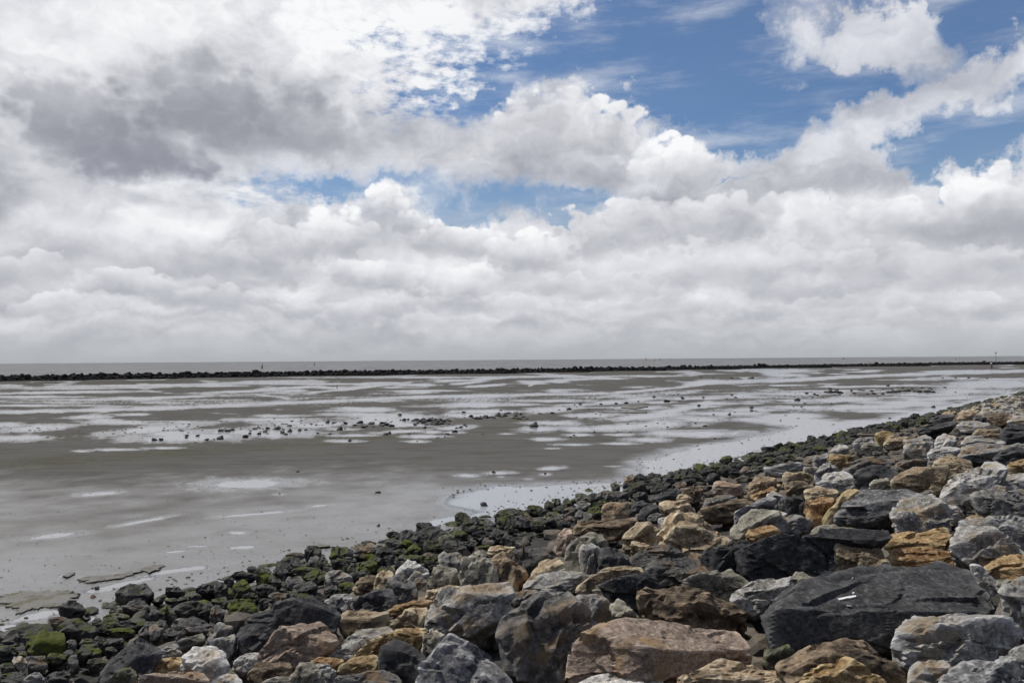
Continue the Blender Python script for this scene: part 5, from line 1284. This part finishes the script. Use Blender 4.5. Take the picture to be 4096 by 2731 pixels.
# ------------------------------------------------------------------ stones lying about on the flat: x, foot y, width, height share
FLAT = {
 'reef band': ('H 25,715,40 60,725,18 105,725,45 190,728,60 25,775,45 80,755,50 232,765,55 305,752,40 308,700,45 350,690,12 398,742,38 455,735,32 447,690,20 505,683,20 550,688,24 655,670,40 707,672,36 820,678,40 765,735,50 818,725,24 950,675,60 905,697,45 960,692,25 900,712,35 985,718,50 1010,708,30 1050,685,70 1070,712,40 1160,675,50 1195,660,20 1150,705,60 1200,695,50 1245,705,60 1140,705,40 1225,755,25 1190,785,50 1220,775,40 1395,775,42 1545,722,35 1670,808,30 1735,800,20 1755,778,50 1825,755,50 1800,735,20 1840,718,30 1880,715,40 1930,702,26 1915,690,25 1320,603,35 1910,577,40 2250,555,25 860,838,35 1482,838,20 565,768,30 675,775,30 270,778,55',
               'in the stony pool band'),
 'reef heap': ('H 1620,628,24 1545,640,34 1470,650,50 1500,662,56 1540,672,60 1580,660,56 1610,650,46 1640,664,60 1660,646,50 1690,654,56 1720,664,46 1745,650,40 1770,660,50 1565,688,50 1605,684,46 1650,688,56 1700,684,50 1735,682,44 1770,684,40 1460,690,36 1440,655,30 1520,646,34 1590,638,30 1700,640,36 1760,640,30 1480,676,36 1360,648,40 1395,640,26 1620,674,40 1680,672,40 1550,655,40 1330,645,30',
               'heaped on the black stone reef'),
 'reef tail': ('H 1920,622,30 1975,615,40 2065,612,20 2040,640,70 2110,630,60 2160,625,50 2220,610,60 2300,590,40 2330,585,50 2190,632,40 2250,622,46 2290,612,44 1990,628,30 E 35,360,50 75,368,40 20,405,50 70,410,60 130,410,50 258,358,35 375,357,40 200,475,80 30,382,40 100,395,40',
               'in the row trailing off the reef'),
 'left outliers': ('G 1415,830,60 1475,828,50 1712,792,35 1705,808,30 1812,792,35 1787,843,20 1885,833,55 1965,820,25 2015,820,60 2028,748,55 2080,748,60 2130,740,45 2212,728,22 2300,745,20 2290,772,35 2250,805,60 2335,725,45',
               'at the thin end of the stony band'),
 'mid pools': ('E 435,320,25 525,318,40 575,275,20 625,270,32 705,318,30 813,365,20 960,268,32 1050,265,40 1305,205,25 1425,245,65 1485,190,25 1530,175,20 1570,217,35 1160,245,22 1760,210,25 1720,285,30 1855,365,25 2000,365,30 2060,210,30 2025,185,30 1975,222,25 2210,330,40 2205,305,35 1688,445,20 1710,405,14 755,532,28 985,522,32 535,575,32 570,557,20 590,568,18 1505,475,14 1865,590,25 1910,590,28 1430,480,20 1775,475,40 2240,330,16 1540,246,30 820,273,30',
               'among the bright mid flat pools'),
 'far row': ('F 360,170,34 430,180,26 450,190,28 540,160,50 575,163,60 625,162,50 670,165,60 580,130,44 620,136,26 640,140,22 770,148,24 850,140,34 880,145,22 795,172,32 620,185,38 660,184,30 920,178,28 980,177,44 1060,178,32 1120,166,50 1165,164,60 1195,160,50 1145,135,24 1215,155,60 1260,152,46 1300,150,40 1330,130,28 1360,155,48 1400,160,50 1470,160,60 1520,162,40 1420,123,34 1490,127,28 1510,137,22 1630,117,34 1105,100,34 1240,122,30 1060,132,24 960,150,30 340,265,25 240,290,15 310,293,25 275,235,50 590,268,25',
             'in the far stone row'),
 'lone': ('H 380,1125,30 1120,1318,55 215,1322,22 2187,1128,40 E 305,910,24 F 1122,398,25 1525,297,30 B 1048,225,28 780,335,24 1955,52,60 A 825,768,46 790,842,60 1312,866,50 1565,490,22 H 1455,925,16 2085,780,22 K 1610,303,20 1730,303,20 1850,304,26 2020,308,30 J 1735,300,26 1852,303,26 2020,308,30 2075,306,18 2200,310,60',
          'alone on the open flat'),
}
POOLW = 'stone'
flat_m = [normed(rock_shape(np.random.default_rng(340 + i).normal(size=(14, 3)) * (0.5, 0.45, 0.36), 2, 360 + i, 1.0, 26.0, 5)) for i in range(12)]
FM = [mesh_from('flat_stone', *b, MATS['stone_flat']) for b in flat_m]
FMR = [mesh_from('flat_stone_red', *b, MATS['stone_red']) for b in flat_m]
r_ = np.random.default_rng(8)
for grp, (txt, place) in FLAT.items():
    rows_ = []
    tl = None
    for tok in txt.split():
        if len(tok) == 1: tl = tok; continue
        x, y, w = map(float, tok.split(','))
        cx, cy = tp(tl, x, y); w = w / TILE[tl][2]
        rows_.append((cx, cy, w))
    rows_.sort()
    for k, (cx, cy, w) in enumerate(rows_):
        p = on_flat(cx, cy)
        wm = w / FPX * p[1] * 1.08
        tall = r_.uniform(0.42, 0.75) if grp != 'lone' else r_.uniform(0.6, 0.9)
        hm = min(wm * tall, 0.14 + 0.30 * wm)
        if (round(cx), round(cy)) == (1976, 1891): hm = wm * 0.95
        red = grp == 'lone' and k % 2 == 0
        o = link('flat_stone', (FMR if red else FM)[k % 12], None, (p[0], p[1] + wm * 0.3, hm * 0.22))
        o.scale = (wm, wm * r_.uniform(0.55, 0.9), hm * 1.25); o.rotation_euler = (r_.uniform(-0.15, 0.15), r_.uniform(-0.15, 0.15), r_.uniform(-0.5, 0.5))
        look = ('reddish brown ' if red else 'dark ') + ('slab like ' if tall < 0.5 else 'squarish ' if tall < 0.64 else 'upright ') + 'stone'
        ref = np.median([q[2] for q in rows_])
        sw = 'large ' if w > 1.4 * ref else 'small ' if w < 0.7 * ref else ''
        # its place along the row, counted from the left in thirds of the row, and beside which neighbour
        fr_ = k / max(len(rows_) - 1, 1)
        spot = 'left end' if k == 0 else 'right end' if k == len(rows_) - 1 else ('left part' if fr_ < 0.34 else 'middle' if fr_ < 0.67 else 'right part')
        lab = f'{sw}{look} {place}, {spot}'
        if k and k < len(rows_) - 1:
            near_ = [q for q in rows_ if q is not rows_[k] and abs(q[0] - cx) < 60]
            if near_ and all(cy > q[1] for q in near_): lab += ', dike side'
            elif near_ and all(cy < q[1] for q in near_): lab += ', sea side'
            elif near_ and any(q[2] > 1.4 * w for q in near_): lab += ', beside a larger'
        tag(o, lab, 'stone', 'stones on the mud flat: ' + grp)

# ------------------------------------------------------------------ low ledges of peat and mud at the water by the dike
m, t = new_mat('mud_ledge')
tc = t.n('ShaderNodeNewGeometry').outputs['Position']
a1 = t.noise(tc, 3.0, 6, 0.65, 0.4); a2 = t.noise(tc, 22.0, 4, 0.7)
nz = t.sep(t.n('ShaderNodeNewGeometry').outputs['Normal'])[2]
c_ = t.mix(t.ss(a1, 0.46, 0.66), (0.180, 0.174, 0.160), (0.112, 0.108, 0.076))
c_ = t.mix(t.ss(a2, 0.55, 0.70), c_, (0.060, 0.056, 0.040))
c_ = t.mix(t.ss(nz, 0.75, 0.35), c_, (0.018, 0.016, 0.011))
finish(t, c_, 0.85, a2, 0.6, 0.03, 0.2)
LEDGES = [('A', '-20,860 180,955 330,930 560,890 660,830 690,815 610,780 400,790 200,800 0,830', 0.028, 'broad olive mud ledge with a dark undercut edge by the shore water'),
          ('A', '668,690 780,716 1010,682 1165,632 1120,625 1000,650 800,655', 0.03, 'long narrow mud ledge beyond the low black block'),
          ('A', '1212,612 1300,628 1405,574 1330,563 1250,580', 0.032, 'small mud ledge ending the narrow one'),
          ('A', '543,662 580,672 640,640 590,630', 0.035, 'tiny crumb of mud ledge standing alone'),
          ('B', '440,405 560,420 640,408 560,395', 0.05, 'flat dark crust of mud at the rim of the mossy stones'),
          ('E', '1025,300 1130,312 1240,293 1130,288', 0.06, 'dark cut mud bank at the end of a mid flat pool'),
          ('E', '965,346 1110,352 1250,346 1110,338', 0.06, 'thin dark mud bank between two mid flat pools')]
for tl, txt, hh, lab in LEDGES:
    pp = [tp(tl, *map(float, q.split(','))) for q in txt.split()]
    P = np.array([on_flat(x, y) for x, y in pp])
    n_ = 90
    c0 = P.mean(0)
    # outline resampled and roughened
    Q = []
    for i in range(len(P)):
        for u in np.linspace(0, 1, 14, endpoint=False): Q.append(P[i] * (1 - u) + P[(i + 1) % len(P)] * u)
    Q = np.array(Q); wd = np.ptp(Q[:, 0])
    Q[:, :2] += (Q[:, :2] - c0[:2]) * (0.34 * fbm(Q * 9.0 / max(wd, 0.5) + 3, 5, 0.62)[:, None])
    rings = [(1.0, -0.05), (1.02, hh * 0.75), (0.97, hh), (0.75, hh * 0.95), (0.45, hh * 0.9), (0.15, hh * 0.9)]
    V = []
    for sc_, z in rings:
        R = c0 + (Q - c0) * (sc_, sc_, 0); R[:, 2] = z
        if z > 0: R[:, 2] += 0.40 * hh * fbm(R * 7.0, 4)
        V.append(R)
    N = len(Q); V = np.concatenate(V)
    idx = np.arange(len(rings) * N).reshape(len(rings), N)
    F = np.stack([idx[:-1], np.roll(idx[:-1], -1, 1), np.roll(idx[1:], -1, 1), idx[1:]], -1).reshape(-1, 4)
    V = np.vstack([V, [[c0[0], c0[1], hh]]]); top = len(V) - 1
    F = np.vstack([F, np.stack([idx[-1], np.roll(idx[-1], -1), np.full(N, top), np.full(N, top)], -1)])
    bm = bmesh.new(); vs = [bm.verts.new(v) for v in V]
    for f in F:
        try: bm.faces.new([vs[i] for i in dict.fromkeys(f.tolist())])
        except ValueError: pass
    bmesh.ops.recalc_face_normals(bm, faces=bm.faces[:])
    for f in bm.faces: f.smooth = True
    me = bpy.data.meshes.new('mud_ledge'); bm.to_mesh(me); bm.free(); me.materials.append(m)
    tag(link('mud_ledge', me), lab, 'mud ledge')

# shells, pebbles and weed scraps, uncounted
r_ = np.random.default_rng(99)
items = []
for _ in range(2600):
    px, py = r_.uniform(-100, 3400), 1680 + 900 * r_.random() ** 1.3
    p = on_flat(px, py)
    if slope_n(p[0], p[1]) > -0.15: continue
    items.append((p[0], p[1], 0.014, r_.uniform(0.008, 0.026) * (1 + p[1] / 26.0), r_.uniform(0.3, 0.5)))
for px, py in [tp(*w) for w in WEDGE[:15]]:
    for _ in range(9):
        p = on_flat(px + r_.normal() * 60, py + r_.normal() * 12); s = r_.uniform(0.03, 0.10)
        items.append((p[0], p[1], 0.012, s, 0.5))
for _ in range(500):
    a = r_.uniform(-14, 30); x, y = T0 + TD * a - TN * abs(r_.normal() * 0.5)
    if y > 8: items.append((x, y, 0.01, r_.uniform(0.02, 0.09), 0.5))
for cx, cy, hw, hh in [(1500, 1690, 560, 26), (2700, 1650, 640, 60), (3500, 1570, 420, 16), (300, 1720, 300, 30), (900, 1712, 260, 20)]:
    for _ in range(90):
        p = on_flat(cx + r_.uniform(-1, 1) * hw, cy + r_.normal() * hh * 0.6)
        items.append((p[0], p[1], 0.012, r_.uniform(0.06, 0.22), 0.5))
rock_mat('pebble', (0.022, 0.021, 0.015), (0.045, 0.042, 0.030), (0.09, 0.08, 0.06), None, 0, None, 0, None, 0.3, 0.8, stuff=True)
o = link('pebbles', joined('pebbles', items, MATS['pebble'], lambda s, x, y: BASE1[int(abs(x * 31)) % 10], 12)); o['kind'] = 'stuff'

# ------------------------------------------------------------------ posts, beacons and buoys
def paint(name, c, rough=0.5):
    m_, t_ = new_mat(name)
    tc_ = t_.n('ShaderNodeTexCoord').outputs['Object']
    n_ = t_.noise(tc_, 6.0, 5, 0.65)
    finish(t_, t_.mix(t_.ss(n_, 0.45, 0.75), c, tuple(q * 0.55 for q in c)), rough, n_, 0.2, 0.01)
    return m_


PM = {k: paint('paint_' + k, c) for k, c in {'black': (0.012, 0.012, 0.012), 'yellow': (0.42, 0.24, 0.02), 'red': (0.28, 0.035, 0.022), 'green': (0.012, 0.04, 0.028), 'white': (0.62, 0.62, 0.60), 'grey': (0.10, 0.10, 0.10), 'wood': (0.045, 0.035, 0.027)}.items()}


def lathe(name, prof, mat, parent, n=14):
    """surface of revolution through (radius, height) pairs"""
    a = np.linspace(0, 2 * math.pi, n, endpoint=False)
    V = np.array([(r * math.cos(q), r * math.sin(q), z) for r, z in prof for q in a])
    ix = np.arange(len(prof) * n).reshape(len(prof), n)
    F = np.stack([ix[:-1], np.roll(ix[:-1], -1, 1), np.roll(ix[1:], -1, 1), ix[1:]], -1).reshape(-1, 4)
    me = mesh_from(name, V, F, mat, None, True)
    return link(name, me, parent)


def root(name, px, py, label, cat, tilt=(0, 0), z=0.0, group=None, depth=None):
    p = on_flat(px, py, z) if depth is None else CAM + ray(px, py) * depth
    o = bpy.data.objects.new(name, None); COL.objects.link(o)
    o.location = (float(p[0]), float(p[1]), z)
    o.rotation_euler = (rad(tilt[0]), rad(tilt[1]), 0)
    return tag(o, label, cat, group), float(p[1])


def spar(px, py, top, wpx, bands, tilt, label, mast=0.0, cat='buoy', depth=None):
    """floating pillar: coloured bands from the water up, a thin mast with a topmark"""
    o, d = root('buoy' if cat == 'buoy' else 'spar_buoy', px, py, label, 'buoy', tilt, -0.03, 'buoys on the sea', depth)
    h = (py - top) / FPX * d; r = wpx / 2 / FPX * d
    body = h * (1 - mast)
    z = -0.6
    lathe('float', [(0.01, z), (r * 1.25, z), (r * 1.25, body * 0.10), (r, body * 0.14)], PM[bands[0]], o)
    zs = np.linspace(body * 0.14, body, len(bands) + 1)
    for i, c in enumerate(bands):
        tp_ = 1.0 - 0.16 * (i + 1) / len(bands); t0_ = 1.0 - 0.16 * i / len(bands)
        lathe('band', [(r * t0_, zs[i]), (r * tp_, zs[i + 1])] + ([(0.01, zs[i + 1])] if i == len(bands) - 1 else []), PM[c], o)
    if mast:
        lathe('mast', [(r * 0.22, body), (r * 0.16, h * 0.93), (0.005, h * 0.93)], PM['black'], o, 8)
        lathe('topmark', [(0.01, h * 0.86), (r * 0.42, h * 0.88), (r * 0.42, h * 0.97), (0.01, h)], PM['black'], o, 10)
    return o


spar(1048, 1475, 1453, 6.0, ['black', 'yellow', 'black'], (0, 3), 'yellow and black pillar buoy with a topmark behind the breakwater', 0.34)
spar(1256, 1461.5, 1447.5, 3.6, ['black', 'yellow', 'black'], (0, 10), 'leaning dark yellow and black buoy further out than the pillar buoy', 0.25)
spar(2618, 1445, 1434, 3.4, ['yellow', 'yellow'], (0, 13), 'yellow spar buoy leaning with the current, nearer of the pair', 0.2)
spar(2640, 1440.5, 1432, 2.8, ['grey', 'black'], (0, 13), 'dark spar buoy leaning with the current, farther of the pair', 0.2, depth=1500)
spar(3373, 1437, 1429, 3.6, ['red', 'red'], (0, 20), 'red spar buoy heeling over beyond the breakwater', 0.2)
spar(3822, 1437, 1431, 2.6, ['red', 'red'], (0, 6), 'small upright red buoy beside the tall beacon pole', 0.15)
spar(2925, 1433.5, 1429.5, 1.4, ['grey'], (0, 0), 'tiny grey mark on the open horizon', 0.2, depth=2300)
spar(3838, 1427.5, 1421.0, 1.3, ['red'], (0, 8), 'faint distant red mark near the horizon land', 0.2, depth=2600)

o, d = root('beacon_pole', 3984, 1446, 'tall thin beacon pole with a red topmark behind the breakwater', 'beacon', (0, 0), -0.03, depth=560)
hh = (1446 - 1408) / FPX * d
lathe('pole', [(0.17, -1.0), (0.14, hh * 0.92), (0.01, hh * 0.92)], PM['grey'], o, 10)
lathe('topmark', [(0.02, hh * 0.90), (0.50, hh * 0.91), (0.62, hh), (0.02, hh)], PM['red'], o, 12)

o, d = root('marker_post', 3966, 1474, 'stout dark post with a white cap on the flat before the breakwater', 'post', (0, 0), 0.0)
hh = 23.5 / FPX * d; r0 = 3.6 / FPX * d
lathe('post', [(r0, -0.5), (r0, hh * 0.62), (r0 * 0.9, hh * 0.62), (r0 * 0.9, hh * 0.86), (0.01, hh * 0.86)], PM['green'], o)
lathe('red_band', [(r0 * 1.03, hh * 0.30), (r0 * 1.03, hh * 0.58)], PM['red'], o)
lathe('cap', [(r0 * 0.95, hh * 0.865), (r0 * 0.95, hh * 0.97), (r0 * 0.5, hh), (0.01, hh)], PM['white'], o)
o, d = root('red_post', 3477, 1466, 'short dark red post standing against the breakwater', 'post')
hh = 15 / FPX * d; r0 = 2.0 / FPX * d
lathe('post', [(r0, -0.4), (r0, hh * 0.8), (0.01, hh * 0.8)], PM['black'], o)
lathe('head', [(r0 * 1.2, hh * 0.80), (r0 * 1.2, hh * 0.98), (0.01, hh)], PM['red'], o)
for px, py, hpx, lab in ((1348, 1551, 11, 'short dark wooden stake standing at the end of a bright pool'), (2248, 1515, 8, 'small wooden stake on the far flat beyond the channel')):
    o, d = root('stake', px, py, lab, 'stake', (2, 4))
    hh = hpx / FPX * d
    lathe('shaft', [(hh * 0.16, -0.3), (hh * 0.14, hh * 0.96), (0.01, hh)], PM['wood'], o, 8)

# a sailing vessel hull down on the horizon
o, d = root('sailing_boat', 2584, 1434.5, 'faint sailing boat with a tall mast on the horizon', 'boat', (0, 0), -0.03, None, 2600)
hm_ = 16 / FPX * d
prof = [(-3.4, 0.0), (-3.0, 0.5), (-1.5, 1.0), (1.0, 1.1), (2.8, 0.7), (4.0, 0.0)]
V, n_ = [], len(prof)
for x, w in prof: V += [(x, -w, 0.9), (x, -w * 0.6, -0.3), (x, w * 0.6, -0.3), (x, w, 0.9)]
F = []
for i in range(n_ - 1):
    for k in range(4): F.append((i * 4 + k, i * 4 + (k + 1) % 4, (i + 1) * 4 + (k + 1) % 4, (i + 1) * 4 + k))
link('hull', mesh_from('hull', np.array(V), np.array(F), PM['grey'], None, False), o)
lathe('mast', [(0.14, 0.9), (0.08, hm_), (0.01, hm_)], PM['grey'], o, 8)
V = np.array([(-0.2, 0.05, 1.8), (-3.0, 0.25, 1.9), (-1.8, 0.5, hm_ * 0.4), (-0.2, 0.05, hm_ * 0.85)]); V = np.vstack([V, V + (0, 0.04, 0)])
link('sail', mesh_from('sail', V, np.array([[0, 1, 2, 3], [7, 6, 5, 4], [0, 4, 5, 1], [1, 5, 6, 2], [2, 6, 7, 3]]), PM['white'], None, False), o)

# low sandbank in the sea and the far shore on the horizon
def ridge_mesh(name, x0, x1, depth, hmax, width, mat, seed, kind='structure'):
    n_ = 60
    xs = np.linspace(x0, x1, n_)
    prof = np.abs(np.sin(np.linspace(0, math.pi, n_))) ** 0.4 * (0.55 + 0.45 * fbm(np.stack([xs * 7.0 / (x1 - x0), xs * 0 + seed, xs * 0], 1), 3)) * hmax
    V = np.concatenate([np.stack([xs, np.full(n_, depth - width), np.full(n_, -0.5)], 1), np.stack([xs, np.full(n_, depth), np.maximum(prof, 0.02)], 1), np.stack([xs, np.full(n_, depth + width), np.full(n_, -0.5)], 1)])
    ix = np.arange(3 * n_).reshape(3, n_)
    F = np.stack([ix[:-1, :-1], ix[:-1, 1:], ix[1:, 1:], ix[1:, :-1]], -1).reshape(-1, 4)
    o_ = link(name, mesh_from(name, V, F, mat)); o_['kind'] = kind
    return o_


m, t = new_mat('sandbank'); finish(t, t.mix(t.noise(t.n('ShaderNodeNewGeometry').outputs['Position'], 0.3, 4), (0.05, 0.05, 0.05), (0.09, 0.088, 0.08)), 0.9)
a_, b_2 = ray(3452, 1448)[0] * 560, ray(3504, 1448)[0] * 560
ridge_mesh('sandbank', a_, b_2, 560, 0.35, 8, m, 1)
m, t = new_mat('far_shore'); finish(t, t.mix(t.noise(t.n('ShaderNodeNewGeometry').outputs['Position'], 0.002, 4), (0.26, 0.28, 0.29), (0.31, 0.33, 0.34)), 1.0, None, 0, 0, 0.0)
ridge_mesh('far_shore', ray(3640, 1425)[0] * 9000, ray(4600, 1425)[0] * 9000, 9000, 17, 200, m, 2)

# ------------------------------------------------------------------ small things on the stones
def tube(name, pts, rads, mat, parent=None, n=8):
    pts = np.array(pts, float); V = []
    for i, p in enumerate(pts):
        d = pts[min(i + 1, len(pts) - 1)] - pts[max(i - 1, 0)]; d /= np.linalg.norm(d)
        a = np.cross(d, (0.3, 0.1, 1.0)); a /= np.linalg.norm(a); b = np.cross(d, a)
        for q in np.linspace(0, 2 * math.pi, n, endpoint=False): V.append(p + (a * math.cos(q) + b * math.sin(q)) * rads[i])
    ix = np.arange(len(pts) * n).reshape(len(pts), n)
    F = np.stack([ix[:-1], np.roll(ix[:-1], -1, 1), np.roll(ix[1:], -1, 1), ix[1:]], -1).reshape(-1, 4)
    bm = bmesh.new(); vs = [bm.verts.new(v) for v in V]
    for f in F: bm.faces.new([vs[i] for i in f])
    bm.faces.new([vs[i] for i in ix[0]][::-1]); bm.faces.new([vs[i] for i in ix[-1]])
    bmesh.ops.recalc_face_normals(bm, faces=bm.faces[:])
    for f in bm.faces: f.smooth = True
    me = bpy.data.meshes.new(name); bm.to_mesh(me); bm.free(); me.materials.append(mat)
    return link(name, me, parent)


bpy.context.view_layer.update()
dg = bpy.context.evaluated_depsgraph_get()


def surface(px, py):
    d = Vector(ray(px, py)).normalized()
    hit, loc, nor, _, ob, _ = S.ray_cast(dg, Vector(CAM), d)
    return loc, nor, ob


PM['drift'] = paint('drift_wood', (0.27, 0.23, 0.18), 0.8)
PM['rust'] = paint('rusty_iron', (0.075, 0.032, 0.015), 0.8)
pp = [tp('F', x, y) for x, y in ((825, 543), (870, 549), (930, 551), (985, 555))]
base = [surface(*q)[0] for q in pp]
dmin = min(p.y for p in base) - 0.15
pts = [CAM + ray(*q) * (dmin + 0.03 * i) for i, q in enumerate(pp)]
tag(tube('driftwood_stick', pts, [0.035, 0.055, 0.05, 0.03], PM['drift']), 'pale driftwood stick lying across the dark shore stones', 'driftwood')
l0, _, _ = surface(*tp('C', 96, 446))
top = CAM + ray(*tp('C', 97, 372)) * l0.y
tag(tube('rusty_rod', [Vector(l0) - Vector((0, 0, 0.06)), (Vector(l0) + Vector(top)) / 2 + Vector((0.004, 0, 0)), Vector(top)], [0.016, 0.015, 0.013], PM['rust']), 'thin rusty iron rod sticking up between the stones', 'rod')

# bird droppings on the huge black slab: thin chalky crusts that follow the stone
PM['chalk'] = paint('droppings', (0.72, 0.72, 0.70), 0.9)


def crust(outline):
    l = [surface(*tp('D', x, y)) for x, y in outline]
    ob = l[0][2]
    if ob is None or any(q[2] != ob for q in l): return
    inv = ob.matrix_world.inverted()
    up_ = [inv @ (q[0] + q[1] * 0.013) for q in l]; lo_ = [inv @ (q[0] - q[1] * 0.006) for q in l]
    bm = bmesh.new()
    a_ = [bm.verts.new(v) for v in up_]; b_ = [bm.verts.new(v) for v in lo_]
    n_ = len(a_)
    bm.faces.new(a_)
    for i in range(n_): bm.faces.new((a_[i], b_[i], b_[(i + 1) % n_], a_[(i + 1) % n_]))
    bmesh.ops.recalc_face_normals(bm, faces=bm.faces[:])
    me = bpy.data.meshes.new('bird_dropping'); bm.to_mesh(me); bm.free(); me.materials.append(PM['chalk'])
    link('bird_dropping', me, ob)


crust([(598, 851), (612, 862), (640, 858), (672, 848), (705, 846), (740, 838), (757, 836), (752, 823), (720, 828), (690, 832), (655, 838), (620, 847)])
crust([(672, 904), (690, 909), (714, 908), (708, 899), (686, 897)])
crust([(722, 800), (730, 806), (742, 803), (736, 796)])
crust([(716, 672), (723, 677), (730, 673), (724, 667)])

# where labels still agree, say which one along the row
ORD = ['first', 'second', 'third', 'fourth', 'fifth', 'sixth', 'seventh', 'eighth', 'ninth', 'tenth', 'eleventh', 'twelfth']
same = {}
for o in S.objects:
    if o.parent is None and o.get('label') and o.get('category'): same.setdefault(o['label'].lower(), []).append(o)
for lab, os_ in same.items():
    if len(os_) > 1:
        os_.sort(key=lambda q: float(project(np.array([q.location[:]]))[0][0]))
        for i, o in enumerate(os_):
            w = o['label'].split()
            if len(w) > 13: w = [q for q in w if q not in ('large', 'small', 'the', 'far', 'and')][:13]
            o['label'] = ORD[min(i, 11)] + ' from left, ' + ' '.join(w)
for o in S.objects:
    w = (o.get('label') or '').split()
    if len(w) > 16: o['label'] = ' '.join([q for q in w if q not in ('the', 'and', 'a')][:16])
